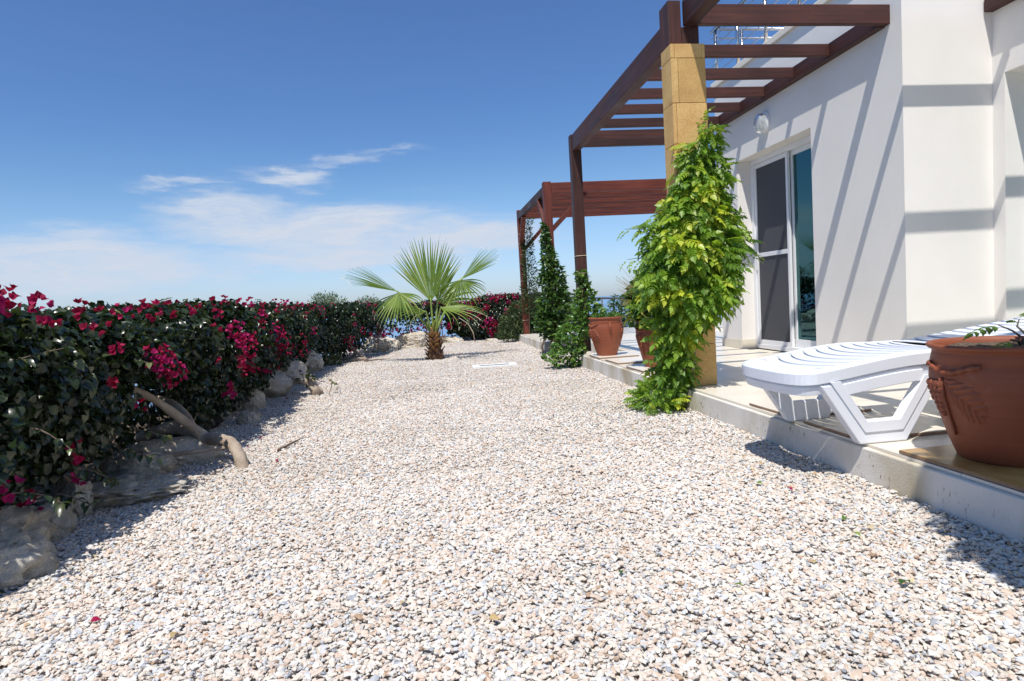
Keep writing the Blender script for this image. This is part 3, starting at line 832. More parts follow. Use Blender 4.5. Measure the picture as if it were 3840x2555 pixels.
def far_pergola():
    r = empty('pergola', (2.6, 11, 0), 'reddish timber pergola with close-set boards and diagonal braces over the far terrace', 'pergola')
    def part(n, a, b, mat=WOODF):
        m = MB(); m.box(a, b); return under(m.build(n, mat, None, bevel=.004), r)
    xp = 1.86
    for y in (9.60, 12.50):
        for x in (xp, 5.70):
            part('post', (x, y, -.05 if x == xp and y < 10 else ZT - .014), (x + .125, y + .125, 2.685))
    part('edge_beam', (xp + .002, 9.727, 2.50), (xp + .07, 12.498, 2.625), WOOD)
    part('edge_beam', (5.74, 9.727, 2.50), (5.81, 12.498, 2.625), WOOD)
    y = 9.59
    part('rafter', (xp + .127, 9.585, 2.505), (5.83, 9.655, 2.665))
    for k in range(9):
        y = 9.97 + k * .317
        part('rafter', (xp + .072, y, 2.505), (5.738, y + .05, 2.64))
    def brace(p, q):
        m = MB(); m.bar(p, q, .07, .085, (0, 1, 0) if abs(p[1] - q[1]) < .01 else (1, 0, 0)); under(m.build('brace', WOODF, None, bevel=.003), r)
    brace((xp + .10, 9.66, 1.93), (xp + .68, 9.66, 2.50))
    brace((xp + .10, 12.56, 1.88), (xp + .70, 12.56, 2.50))
    brace((xp + .04, 9.75, 2.02), (xp + .04, 10.22, 2.50))
    brace((xp + .05, 12.48, 2.02), (xp + .05, 12.02, 2.50))
    for y, zs in ((9.60, (.85, 1.13, 1.36, 1.62)), (12.50, (1.0, 1.25, 1.6, 2.0, 2.2, .45))):
        for z in zs:
            m = MB(); q = .004
            m.tube([(xp - q, y - q, z), (xp + .125 + q, y - q, z + .01), (xp + .125 + q, y + .125 + q, z), (xp - q, y + .125 + q, z), (xp - q, y - q, z)], .0035, 6)
            under(m.build('tie_wire', WIRE, None), r)
far_pergola()

def stone_pillar(x0, y0, label):
    r = empty('stone_pillar', (x0 + .125, y0 + .11, ZT), label, 'stone pillar')
    x1, y1 = x0 + .255, y0 + .21
    zs = [ZT + .001, .475, .765, 1.05, 1.335, 1.62, 1.905, 2.19, 2.50, 2.600]
    ci = [0, 1, 1, 0, 2, 1, 1, 0, 0, 0]
    for i, (a, b) in enumerate(zip(zs, zs[1:])):
        mat = STONES[ci[i]]
        e = rng.uniform(-.0015, .0015)
        g = .0016
        # front slab, two edge strips and a core, as the cladding is cut
        ed = .030 if i % 2 == 0 else .052
        o = Vector((-x0 - .125, -y0 - .11, -ZT))
        def blk(p, q):
            m = MB(); m.box(Vector(p) + o, Vector(q) + o); m.build('block', mat, r, bevel=.003)
        blk((x0 + ed + g, y0 + e, a + g), (x1 - g * 0 - (.0 if i < 8 else .027), y0 + .03, b - g))
        blk((x0 + .001, y0 + e - .001, a + g), (x0 + ed - g, y1 - .03, b - g))
        blk((x0 + ed + g, y0 + .031, a + g), (x1 - .001, y1 + e, b - g))
        if i == 8: blk((x1 - .026, y0 + e + .001, a + g), (x1, y0 + .03, b - g))
    return r
stone_pillar(1.782, 4.26, 'square ochre sandstone pillar wrapped by the leafy climbing vine')

# ------------------------------------------------------------------ pots
def pot(x, y, H, Rr, Rb, label, relief=0, handle=False):
    r = empty('terracotta_pot', (x, y, ZT + .016), label, 'plant pot', 'terracotta pots along the terrace edge')
    k = Rr
    prof = [(.0, 0), (Rb * .97, 0), (Rb, .008), (Rb + (k - Rb) * .28, H * .16), (Rb + (k - Rb) * .60, H * .36), (k * .965, H * .56), (k * .998, H * .70), (k * .99, H * .82), (k * .975, H * .835),
            (k * .982, H * .84), (k * .955, H * .92), (k * .95, H * .945), (k * 1.0, H * .955), (k * 1.03, H * .972), (k * 1.03, H * .988), (k * 1.0, H), (k * .955, H * .995), (k * .925, H * .97), (k * .92, H * .90), (k * .90, H * .80)]
    m = MB(); m.lathe(prof, n=64); m.build('pot_body', TERRA, r, smooth=True)
    m = MB(); zz = H * .945; vs = [(0, 0, zz)]; n = 40
    for ring in (.3, .6, .93):
        for i in range(n): vs.append((k * .985 * ring * math.cos(2 * PI * i / n), k * .985 * ring * math.sin(2 * PI * i / n), zz + rng.normal() * .004))
    fs = [(0, 1 + i, 1 + (i + 1) % n) for i in range(n)]
    for q in range(2):
        for i in range(n):
            a = 1 + q * n + i; b = 1 + q * n + (i + 1) % n; fs.append((a, a + n, b + n, b))
    m.add(vs, fs); m.build('soil', SOIL, r)
    def rad(z):
        for (r0, z0), (r1_, z1_) in zip(prof[1:], prof[2:]):
            if z0 <= z <= z1_: return r0 + (r1_ - r0) * (z - z0) / max(1e-6, z1_ - z0)
        return k
    def on(ang, z, off=.0):
        R = rad(z) + off
        return Vector((R * math.cos(ang), R * math.sin(ang), z))
    if handle:
        for ang in (-PI / 2 - .05, PI / 2):
            m = MB(); pts = [on(ang, H * .86, -.006)] + [on(ang, H * (.86 - .26 * t), .022 * math.sin(PI * min(1, t * 1.25)) ** .6 + .004) for t in (.12, .3, .5, .7, .85)] + [on(ang, H * .60, -.004)]
            m.tube(pts, [.008, .011, .011, .0105, .010, .0095, .008], 10); m.build('handle', TERRA, r, smooth=True)
    for ang in ([relief] if relief else []) + ([-PI + .25, -.35] if handle else []):
        S = Rr / .24
        m = MB()
        # looping rope, grape cluster, veined leaf standing off the clay
        pts = []
        for i in range(22):
            t = i / 21; a = ang + (-.42 + t * .98) ; z = H * (.80 - .06 * math.sin(t * PI * 1.0) * 0 + .035 * math.sin(t * 5.4 + 2.2) - .0 * t)
            pts.append(on(a, z, .004 + .003 * math.sin(i * 2.1)))
        m.tube(pts, [.009 * S * (1 + .25 * math.sin(i * 2.1)) for i in range(22)], 8)
        for row in range(7):
            cnt = 4 - row // 2 if row < 6 else 1
            for q in range(cnt):
                a = ang - .20 + (q - (cnt - 1) / 2) * .100 + row * .012; z = H * (.66 - row * .042)
                c = on(a, z, .004)
                R0 = .0150 * S
                vs = []; fs = []
                for i in range(5):
                    th = PI * i / 4
                    for j in range(8):
                        vs.append(c + Vector((math.sin(th) * math.cos(2 * PI * j / 8), math.sin(th) * math.sin(2 * PI * j / 8), math.cos(th))) * R0)
                for i in range(4):
                    for j in range(8): fs.append((i * 8 + j, (i + 1) * 8 + j, (i + 1) * 8 + (j + 1) % 8, i * 8 + (j + 1) % 8))
                m.add(vs, fs)
        m.tube([on(ang - .02, H * (.72 - .50 * t), .005) for t in [i / 9 for i in range(10)]], [.0085 * S, .0085 * S, .008 * S, .0075 * S, .007 * S, .0065 * S, .006 * S, .0055 * S, .0075 * S, .004 * S], 8)
        # veined leaf with a toothed edge, modelled as a swelling sheet
        NU, NV = 46, 18; vs = []; fs = []
        dirx, dirz = .62, -.40 * H
        for i in range(NU + 1):
            u = i / NU
            half = .17 * math.sin(PI * min(1, u * .94 + .05)) ** .7 * (1 + .22 * ((u * 7) % 1.0))
            for j in range(NV + 1):
                v = j / NV * 2 - 1
                a = ang + .03 + u * .56 + v * half * .60
                z = H * .70 + u * (-.30 * H) + (v * half * 1.15 - abs(v) * half * .35) * Rr
                a += abs(v) * half * .45
                vein = math.cos((u * 7 - abs(v) * .9) * 2 * PI)
                h = (.015 * (1 - abs(v) ** 5) * (.72 + .28 * vein) - .004 * math.exp(-(v * 7) ** 2)) * math.sin(PI * min(1, u * .9 + .1)) ** .4 - .0022
                vs.append(on(a, z, h))
        for i in range(NU):
            for j in range(NV):
                q_ = i * (NV + 1) + j; fs.append((q_, q_ + NV + 1, q_ + NV + 2, q_ + 1))
        m.add(vs, fs)
        m.build('relief_ornament', TERRA, r, smooth=True)
    return r
pot(1.965, 6.86, .437, .188, .112, 'terracotta pot with a curled front handle and low green ground cover', handle=True)
pot(2.055, 5.50, .440, .190, .118, 'terracotta pot half hidden by the vine, planted with a bushy shrub', relief=PI + .35)
pot(2.085, 2.005, .430, .245, .160, 'big terracotta pot with moulded grapes and leaf beside the white lounger', relief=-PI - .10)

# ------------------------------------------------------------------ sun lounger
def lounger():
    r = empty('sun_lounger', (2.2, 2.68, ZT), 'white moulded plastic sun lounger overhanging the terrace edge', 'sun lounger')
    def P(mb, n, **k): return under(mb.build(n, WHITEP, None, **k), r)
    y0, y1 = 2.39, 2.965
    ym = (y0 + y1) / 2
    def top(x):                                   # seat height: low foot end, gentle hump, dip before the backrest
        return .492 + .060 * smooth01((x - 1.45) / .65) - .006 * smooth01((x - 2.1) / .2)
    # rounded foot end outline
    def outline(inset, x_end):
        pts = []; R = (y1 - y0) / 2 - inset
        cx = 1.625
        for i in range(21):
            a = PI / 2 + PI * i / 20
            ca, sa = math.cos(a), math.sin(a)
            ex = 3.0
            px = cx + math.copysign(abs(ca) ** (2 / ex), ca) * (.130 - inset)
            py = ym + math.copysign(abs(sa) ** (2 / ex), sa) * R
            pts.append((px, py))
        n = 14
        low = [(cx + (x_end - cx) * i / n, ym - R) for i in range(1, n + 1)]
        high = [(cx + (x_end - cx) * i / n, ym + R) for i in range(n, 0, -1)]
        return pts + low + high
    # seat body: deck, thick rolled rim and a second lower lip
    def band(ins_top, zt, ins_bot, zb, x_end, name, inner=.045):
        m = MB(); A = outline(ins_top, x_end); B = outline(ins_bot, x_end); C = outline(ins_top + .010, x_end - 0.0); D = outline(ins_top + inner, x_end)
        n = len(A)
        vs = [(x, y, top(x) + zb) for x, y in B] + [(x, y, top(x) + zt - .009) for x, y in A] + [(x, y, top(x) + zt) for x, y in C] + [(x, y, top(x) + zt) for x, y in D] + [(x, y, top(x) + zt - .02) for x, y in D] + [(x, y, top(x) + zb) for x, y in D]
        fs = []
        for k in range(5):
            for i in range(n): fs.append((k * n + i, k * n + (i + 1) % n, (k + 1) * n + (i + 1) % n, (k + 1) * n + i))
        for i in range(n): fs.append((5 * n + i, 5 * n + (i + 1) % n, (i + 1) % n, i))
        m.add(vs, fs); return P(m, name, smooth=False, bevel=.002)
    band(.0, .0, .002, -.058, 2.36, 'rim')
    band(.012, -.060, .020, -.105, 2.36, 'lower_lip', .03)
    # curved slats of the deck, each a step lower than the one before, with a slot between
    def slat(xa, xb, z_add, name='slat', curve=.070):
        m = MB(); k = 12; vs = []
        ya, yb = y0 + .052, y1 - .052
        for i in range(k + 1):
            t = i / k; y = ya + (yb - ya) * t; c = curve * (1 - (2 * t - 1) ** 2)
            xl, xr = xa - c, xb - c
            if xl < 1.56: xl = max(xl, 1.535 + .05 * (2 * t - 1) ** 4)
            xr = max(xr, xl + .004)
            for (x, dz) in ((xl, -.016), (xl, 0), (xr, -.004), (xr, -.018)):
                vs.append((x, y, top(max(1.28, x)) - .002 + dz + z_add))
        fs = []
        for i in range(k):
            for q in range(4): fs.append((i * 4 + q, i * 4 + (q + 1) % 4, (i + 1) * 4 + (q + 1) % 4, (i + 1) * 4 + q)[::-1])
        fs += [(0, 1, 2, 3), (k * 4 + 3, k * 4 + 2, k * 4 + 1, k * 4)]
        m.add(vs, fs); P(m, name, smooth=False)
    slat(1.545, 1.640, 0, 'foot_panel', .03)
    x = 1.655
    while x < 2.34:
        slat(x, x + .061, 0); x += .068
    # side frames: hexagonal hoops with a groove, near and far
    for yy, sg in ((y0, 1), (y1 - .045, -1)):
        for (inset, a, b, nm) in ((0, 0, .045, 'leg_frame'),):
            m = MB()
            out = [(1.60, .435), (1.775, ZT + .001), (1.992, ZT + .001), (2.165, .440)]
            inn = [(1.690, .435), (1.806, ZT + .100), (1.960, ZT + .100), (2.075, .440)]
            n = 4; vs = []
            for P_ in (out, inn):
                for y in (yy, yy + .045): vs += [(px, y, pz) for px, pz in P_]
            # indices: out y0 0-3, out y1 4-7, inn y0 8-11, inn y1 12-15
            fs = []
            for i in range(3):
                fs += [(i, i + 1, 9 + i, 8 + i), (4 + i + 1, 4 + i, 12 + i, 13 + i), (i + 1, i, 4 + i, 5 + i), (8 + i, 9 + i, 13 + i, 12 + i)]
            fs += [(0, 8, 12, 4), (3, 7, 15, 11)]
            m.add(vs, fs); P(m, nm, bevel=.005)
            # raised moulding that makes the dark groove
            m = MB(); o2 = [(1.640, .450), (1.795, ZT + .052), (1.972, ZT + .052), (2.122, .450)]; i2 = [(1.688, .450), (1.806, ZT + .098), (1.960, ZT + .098), (2.077, .450)]
            yo = yy - .006 if sg > 0 else yy + .045
            vs = []
            for P_ in (o2, i2):
                for y in (yo, yo + .006): vs += [(px, y, pz) for px, pz in P_]
            m.add(vs, fs); P(m, 'leg_moulding', bevel=.0015)
            # lower side rail inside the hoop
            m = MB(); vs = []
            for i in range(9):
                x_ = 1.685 + .39 * i / 8; z_ = top(x_) - .128
                vs += [(x_, yy, z_), (x_, yy + .045, z_), (x_, yy + .045, z_ + .052), (x_, yy, z_ + .052)]
            fs2 = [tuple(i * 4 + q for q in (0, 1, 2, 3))[::1] for i in (0,)] + [(35, 34, 33, 32)]
            for i in range(8):
                for q in range(4): fs2.append((i * 4 + q, (i + 1) * 4 + q, (i + 1) * 4 + (q + 1) % 4, i * 4 + (q + 1) % 4))
            m.add(vs, fs2); P(m, 'side_rail', bevel=.003)
    # cross panel between the feet, ribbed
    m = MB(); m.bar((2.32, y0 + .03, .46), (2.32, y1 - .03, .46), .05, .05); P(m, 'cross_bar', bevel=.004)
    # head half: side rails, second pair of legs, ribbed backrest slightly raised
    for yy in (y0, y1 - .045):
        m = MB(); m.box((2.362, yy, .452), (3.16, yy + .045, .545)); P(m, 'side_rail', bevel=.006)
        for s in (0, 1):
            m = MB(); xa = 2.70 + .30 * s; m.bar((xa + (.10 if s else -.10), yy + .022, .46), (xa - (.0 if s else -.0), yy + .022, ZT + .006), .04, .06, (0, 1, 0)); P(m, 'leg', bevel=.004)
        m = MB(); m.box((2.68, yy, ZT + .001), (3.02, yy + .045, ZT + .055)); P(m, 'foot', bevel=.004)
    m = MB(); vs = []; k = 16
    bx0, bx1 = 2.40, 3.12
    def bz(t): return .532 + .080 * t
    for i in range(k + 1):
        t = i / k; x_ = bx0 + (bx1 - bx0) * t
        vs += [(x_, y0 + .02, bz(t)), (x_, y0 + .06, bz(t) + .014), (x_, y1 - .06, bz(t) + .014), (x_, y1 - .02, bz(t)), (x_, y1 - .02, bz(t) - .03), (x_, y0 + .02, bz(t) - .03)]
    fs = [(0, 1, 2, 3, 4, 5), tuple(range(k * 6 + 5, k * 6 - 1, -1))]
    for i in range(k):
        for q in range(6): fs.append((i * 6 + q, (i + 1) * 6 + q, (i + 1) * 6 + (q + 1) % 6, i * 6 + (q + 1) % 6))
    m.add(vs, fs); P(m, 'backrest', bevel=.004)
    for j in range(9):
        t = .08 + j * .10; x_ = bx0 + (bx1 - bx0) * t
        m = MB(); vs = []
        for i in range(9):
            s = i / 8; y = y0 + .08 + (y1 - y0 - .16) * s; c = -.05 * (1 - (2 * s - 1) ** 2); z = bz(t) + .015
            vs += [(x_ + c, y, z), (x_ + c + .05, y, z + .004), (x_ + c + .05, y, z + .010), (x_ + c, y, z + .006)]
        fs = [(0, 1, 2, 3), (35, 34, 33, 32)]
        for i in range(8):
            for q in range(4): fs.append((i * 4 + q, (i + 1) * 4 + q, (i + 1) * 4 + (q + 1) % 4, i * 4 + (q + 1) % 4))
        m.add(vs, fs); P(m, 'rib')
lounger()

# ------------------------------------------------------------------ drain cover
def drain():
    r = empty('drain_cover', (.80, 8.27, 0), 'white drain frame with a long dark slotted grate set in the gravel', 'drain cover')
    m = MB(); a, b = .30, .165; c, d = .20, .055
    m.box((-a, -b, 0), (a, -d, .022)); m.box((-a, d, 0), (a, b, .022)); m.box((-a, -d, 0), (-c, d, .022)); m.box((c, -d, 0), (a, d, .022))
    m.build('frame', DRAINW, r)
    for k in range(5):
        g = MB(); y = -.044 + k * .022; g.box((-c + .002, y - .007, .004), (c - .002, y + .007, .019)); g.build('bar', GRATE, r)
    g = MB(); g.box((-c, -d, -.02), (c, d, .002)); g.build('trough', RAILP, r)
    r.rotation_euler = (0, 0, -.02)
drain()

# ------------------------------------------------------------------ rocks
def rock(name_label, x, y, z, sx, sy, sz, rot=0, seed=0, rough=.22, sub=5):
    bm = bmesh.new(); bmesh.ops.create_icosphere(bm, subdivisions=sub, radius=1)
    g = np.random.default_rng(seed + 50)
    planes = []
    for _ in range(13):
        nn_ = Vector(g.normal(size=3)).normalized(); planes.append((nn_, g.uniform(.62, .95)))
    for v in bm.verts:
        p = v.co.copy(); q = p + Vector((seed * 7.1, seed * 3.3, seed))
        for nn_, dd_ in planes:                                   # broken faces
            e = p.dot(nn_) - dd_
            if e > 0: p -= nn_ * e * .92
        n = noise.noise(q * 1.1) * .9 + (.5 - abs(noise.noise(q * 2.6))) * .6 + noise.noise(q * 5.5) * .5 - max(0, noise.noise(q * 8.5) - .12) * 1.1 + (.3 - abs(noise.noise(q * 15))) * .35
        f = 1 + rough * n
        p *= f
        v.co = Vector((p.x * sx * 1.12, p.y * sy * 1.12, p.z * sz * 1.12))
    bm.normal_update()
    me = bpy.data.meshes.new('rock'); bm.to_mesh(me); bm.free()
    me.materials.append(ROCK); me.polygons.foreach_set('use_smooth', [True] * len(me.polygons))
    o = bpy.data.objects.new('rock', me); COL.objects.link(o)
    o.location = (x, y, z); o.rotation_euler = (rng.normal() * .1, rng.normal() * .1, rot)
    tag(o, name_label, 'rock', 'limestone rocks edging the hedge'); return o
rock('large jagged pale limestone boulder at the near end of the hedge', -1.73, 2.36, .035, .27, .26, .17, .3, 1, .26, 5)
rock('small pale rock standing behind the nearest large boulder', -1.66, 2.74, .03, .12, .12, .12, .2, 2, .3)
rock('small upright pale rock among the trailing hedge leaves', -1.68, 3.02, .06, .07, .08, .10, .5, 3, .3)
rock('wide flat eroded limestone slab lying half in the gravel', -1.60, 3.34, -.005, .31, .26, .075, .5, 4, .42, 5)
rock('knobbly pale rock at the back of the flat slab', -1.62, 3.60, .06, .16, .10, .10, .1, 5, .35)
rock('long smooth rock shaded under the big bare trunk', -1.60, 3.98, .05, .27, .13, .10, .35, 6, .14)
rock('small brown stone by the leafy shoots beyond the pale trunk', -1.52, 5.22, .03, .08, .08, .075, .0, 7, .2)
rock('upright tan block of rock under the drooping hedge', -1.72, 5.95, .08, .12, .12, .155, .6, 8, .2)
rock('broad rounded grey rock beside the sawn stump', -1.86, 6.85, .09, .36, .22, .19, .1, 9, .14)
rock('big smooth sloping grey rock behind the sawn stump', -1.92, 8.05, .10, .34, .34, .24, .2, 10, .14)
rock('long narrow rock wedged between two bigger grey rocks', -2.02, 9.05, .16, .24, .12, .085, -.3, 11, .14)
rock('rounded rock with a rough pale right side, in the shade', -1.86, 9.35, .13, .20, .22, .235, .2, 12, .16)
rock('flat yellow rock showing above the gravel by the far trunk', -1.32, 10.95, .0, .17, .10, .045, .1, 13, .15)
rock('white rock hollowed underneath, left of the fan palm', -1.10, 12.75, .13, .38, .24, .20, .15, 14, .22)
rock('long pale ledge of rock just left of the palm trunk', -.36, 13.35, .12, .46, .24, .19, .25, 15, .2)
rock('small square rock wedged between the two pale ledges', -.80, 12.62, .06, .12, .10, .14, .1, 16, .15)
rock('low white rock ledge in the gravel to the right of the palm', .38, 14.25, .0, .40, .22, .12, -.2, 17, .22)
rock('small white rock at the foot of the far flowering bush', 1.28, 13.55, .0, .17, .12, .06, .0, 18, .2)
rock('small grey stone in the shade near the yellow rock', -1.62, 10.6, .0, .12, .10, .06, .3, 19, .2)

# ------------------------------------------------------------------ hedges
def hedge_mesh(pathf, s0, s1, n, zlow, ztop, thick, size, face_bias, dens_front=.62, gap=None):
    """leaves filling a hedge that follows pathf(s) -> (x, y, nx, ny); nx,ny points to the lit garden side"""
    s = rng.uniform(s0, s1, n)
    P = np.array([pathf(v) for v in s])
    fr = rng.random(n)
    depth = np.where(rng.random(n) < dens_front, rng.beta(1.2, 5, n), rng.random(n)) * thick
    zt = np.array([ztop(v) for v in s]); zl = np.array([zlow(v) for v in s])
    u = rng.random(n) ** .9
    tp = rng.random(n) < .32                                   # leaves of the top surface
    u = np.where(tp, 1 - rng.beta(1.1, 7, n), u)
    depth = np.where(tp, rng.random(n) * thick, depth)
    zl = np.where(depth > .34, np.minimum(zl, .03), zl)
    z = zl + (zt - zl) * u
    bulge = np.sin(np.clip(u, 0, 1) * PI) * .16 + .07 * u
    lump = np.array([noise.noise(Vector((a * 1.9, b * 2.6, 3.3))) for a, b in zip(s, z)]) * .17
    lump2 = np.array([noise.noise(Vector((a * 6.0, b * 6.0, 7.7))) for a, b in zip(s, z)]) * .06
    off = bulge + lump + lump2 - depth
    round_top = np.clip((u - .85) / .15, 0, 1) ** 2 * .10
    off -= round_top
    X = P[:, 0] + P[:, 2] * off + rng.normal(size=n) * .012
    Y = P[:, 1] + P[:, 3] * off + rng.normal(size=n) * .012
    tl = np.array([noise.noise(Vector((a * 3.1, 1.7, d * 3))) for a, d in zip(s, depth)]) * .05 + np.array([noise.noise(Vector((a * 11, 5.7, d * 7))) for a, d in zip(s, depth)]) * .022
    Z = z + tl * np.clip(u, 0, 1)
    pos = np.stack([X, Y, Z], 1)
    if gap is not None:
        k = ~gap(s, u, depth); pos = pos[k]; s = s[k]; u = u[k]; depth = depth[k]; P = P[k]; tp = tp[k]
    m = len(pos)
    out = np.stack([P[:, 2], P[:, 3], np.zeros(m)], 1)
    nrm = out * (.75 - .5 * tp[:, None]) + np.array([0, 0, .55]) + tp[:, None] * np.array([0, 0, .6]) + rng.normal(size=(m, 3)) * .45
    d = out * .45 + np.array([0, 0, -.55]) + tp[:, None] * np.array([0, 0, .75]) + rng.normal(size=(m, 3)) * .55
    sz = size * rng.uniform(.65, 1.3, m)
    t = np.clip(rng.beta(2, 3, m) + .12 * (Z[~gap(s, u, depth)] if False else 0), 0, 1)
    return pos, d, nrm, sz, t, s, u, out

def main_path(y):
    x = hedge_x(y); e = .05
    dx = (hedge_x(y + e) - hedge_x(y - e)) / (2 * e)
    l = math.hypot(1, dx)
    return (x - .12, y, 1 / l, -dx / l)
def shoots(pts_dirs, size, par, mat, tmat=None):
    """long shoots that stick out: a stem with leaves along it"""
    st = MB(); pos, dd, nn, ss, tt = [], [], [], [], []
    for p, d, ln in pts_dirs:
        p = Vector(p); d = Vector(d).normalized(); pts = []
        for i in range(6):
            pts.append(p.copy()); p = p + d * ln / 5; d = (d + Vector((0, 0, -.10)) + Vector(rng.normal(size=3)) * .12).normalized()
        st.tube(pts, [.0035, .003, .0028, .0024, .002, .0015], 5)
        for q in pts[1:]:
            for s in (-1, 1):
                a = d.cross(Vector((0, 0, 1))).normalized() * s + d * .5 + Vector(rng.normal(size=3)) * .3
                pos.append(q); dd.append(a + Vector((0, 0, -.2))); nn.append((0, 0, 1)); ss.append(size * rng.uniform(.5, 1.1)); tt.append(rng.uniform(.3, 1))
    st.build('shoot', TWIG, par, kind='stuff')
    V, F, T = scatter(LT, np.array(pos), np.array([tuple(v) for v in dd]), np.array(nn, float), ss, np.array(tt))
    return V, F, T

BR_T = leaf_template(.78, .16, .10)
def bracts(centres, rad, n_each, size, mat, par, name='blossom'):
    """papery bracts: threes of round petals cupped together, gathered in clusters"""
    pos, d, nn, ss, tt = [], [], [], [], []
    for (c, r, k) in centres:
        c = np.array(c); hue = rng.uniform(.1, .9)
        for i in range(int(n_each * k)):
            o = rng.normal(size=3); o /= np.linalg.norm(o); o *= r * rng.random() ** .5 * np.array([1, 1, 1.15]); 
            ax = o / (np.linalg.norm(o) + 1e-6) + np.array([.3, -.35, .35]) + rng.normal(size=3) * .25
            ax /= np.linalg.norm(ax)
            b1 = np.cross(ax, [0.3, .2, 1]); b1 /= np.linalg.norm(b1); b2 = np.cross(ax, b1); ph = rng.random() * 6.28
            sz = size * rng.uniform(.75, 1.2); t = np.clip(hue + rng.normal() * .2, 0, 1)
            for q in range(3):
                a = ph + q * 2.094; rd = b1 * math.cos(a) + b2 * math.sin(a)
                pos.append(c + o); d.append(ax * .85 + rd * .75); nn.append(ax * .6 - rd * 1.0); ss.append(sz); tt.append(t)
    V, F, T = scatter(BR_T, np.array(pos), np.array(d), np.array(nn), ss, np.array(tt))
    o = np_obj(name, V, F, T, mat, None, 'stuff'); o.parent = par
    return o

def hedges():
    # --- long left hedge
    r = empty('bougainvillea_hedge', (-1.9, 6.5, 0), 'long dark bougainvillea hedge with crimson blossom along the left of the gravel', 'hedge')
    def sub(o): return under(o, r)
    def zlow(y):
        return .20 - .11 * smooth01((y - 3.1) / .7) + .03 * math.sin(y * 4.1) + .08 * smooth01((y - 5) / 2)
    def ztop(y):
        return .925 + .05 * math.exp(-((y - 2.62) / .22) ** 2) + .05 * smooth01((y - 3.7) / .7)
    def gap(s, u, dp):     # hollow under the canopy round the big bare trunk
        return ((np.abs(s - 3.92) < .44 - .3 * u) & (u < .52) & (dp < .42)) | ((s > 11.6) & (u < .30))
    parts = []
    for (a, b, n, size) in ((.9, 3.6, 24000, .047), (3.6, 6.2, 20000, .046), (6.2, 9.2, 17000, .049), (9.2, 12.3, 14000, .052)):
        pos, d, nn, sz, t, *_ = hedge_mesh(main_path, a, b, n, zlow, ztop, 1.0, size, None, gap=gap)
        parts.append(scatter(LTr, pos, d, nn, sz, t))
    sh = []
    for _ in range(46):
        y = rng.uniform(1.8, 11.5); x, _y, nx, ny = main_path(y)
        if rng.random() < .55: sh.append(((x - rng.uniform(0, .4), y, ztop(y) - .05), (rng.normal() * .3, rng.normal() * .3, 1), rng.uniform(.06, .14)))
        else: sh.append(((x + .10, y, rng.uniform(.3, .9)), (.8, rng.normal() * .5, .25), rng.uniform(.10, .2)))
    for y, z in ((2.35, .30), (2.6, .22), (2.75, .28), (3.1, .28), (2.2, .45), (2.5, .5), (3.3, .33)):
        sh.append(((-1.50, y, z), (.75, rng.normal() * .4, -.15), rng.uniform(.12, .2)))
    v = shoots(sh, .055, r, L_BOUG)
    for c in r.children: c.matrix_parent_inverse = Matrix.Translation(r.location).inverted()
    parts.append(v)
    V, F, T = join(parts)
    sub(np_obj('foliage', V, F, T, L_BOUG, None, 'stuff'))
    # dark twiggy interior: stems rising from the ground
    m = MB()
    for y in np.arange(1.2, 12.2, .22):
        x, _, nx, ny = main_path(y)
        for q in range(2):
            p = Vector((x - rng.uniform(.15, .5), y + rng.normal() * .06, -.02)); pts = [p.copy()]
            for i in range(5): p = p + Vector((rng.normal() * .07, rng.normal() * .09, .16)); pts.append(p.copy())
            m.tube(pts, [.014, .012, .010, .008, .006, .004], 6)
    sub(m.build('stem', BARK, None, smooth=True, kind='stuff'))
    # the big bare limbs: one arching from the hedge down to the gravel, with side limbs
    def limb(pts, rad, n=12, mat=BARKP, nm='branch'):
        m = MB(); fine = []; fr = []
        P_ = [Vector(p) for p in pts]
        for i in range(len(P_) - 1):
            for k in range(5):
                t = k / 5; a, b = P_[i], P_[i + 1]; pm = P_[max(0, i - 1)]; pn = P_[min(len(P_) - 1, i + 2)]
                q = .5 * ((2 * a) + (b - pm) * t + (2 * pm - 5 * a + 4 * b - pn) * t * t + (3 * a - pm - 3 * b + pn) * t ** 3)
                fine.append(q); rr_ = rad[i] + (rad[i + 1] - rad[i]) * t
                fr.append(rr_ * (1 + .22 * noise.noise(q * 17) + .08 * noise.noise(q * 45)))
        fine.append(P_[-1]); fr.append(rad[-1])
        m.tube(fine, fr, n); return sub(m.build(nm, mat, None, smooth=True))
    limb([(-1.13, 3.69, -.03), (-1.16, 3.74, .06), (-1.23, 3.82, .125), (-1.33, 3.92, .135), (-1.45, 4.02, .13)], [.040, .036, .034, .036, .040], 14, BARKP, 'trunk')
    limb([(-1.44, 4.02, .13), (-1.50, 3.98, .215), (-1.57, 3.91, .32), (-1.64, 3.83, .42), (-1.72, 3.76, .50), (-1.82, 3.70, .60)], [.040, .029, .026, .023, .020, .014])
    limb([(-1.50, 4.02, .20), (-1.60, 4.12, .30), (-1.72, 4.22, .36), (-1.9, 4.3, .40)], [.024, .020, .016, .012])
    limb([(-1.24, 3.83, .10), (-1.38, 3.80, .10), (-1.58, 3.74, .10), (-1.76, 3.70, .14)], [.014, .013, .012, .010])
    limb([(-1.44, 4.03, .12), (-1.60, 4.20, .16), (-1.78, 4.3, .17), (-2.0, 4.4, .10)], [.040, .04, .038, .03])
    # sawn limb further on and the far leaning trunk
    limb([(-1.34, 6.70, .145), (-1.46, 6.78, .16), (-1.70, 6.95, .20), (-2.0, 7.1, .26)], [.038, .040, .040, .030], 14, BARKP, 'sawn_branch')
    limb([(-1.13, 10.72, .0), (-1.24, 10.75, .10), (-1.36, 10.8, .20), (-1.46, 10.8, .36), (-1.56, 10.8, .52), (-1.66, 10.8, .66)], [.030, .034, .030, .022, .018, .012])
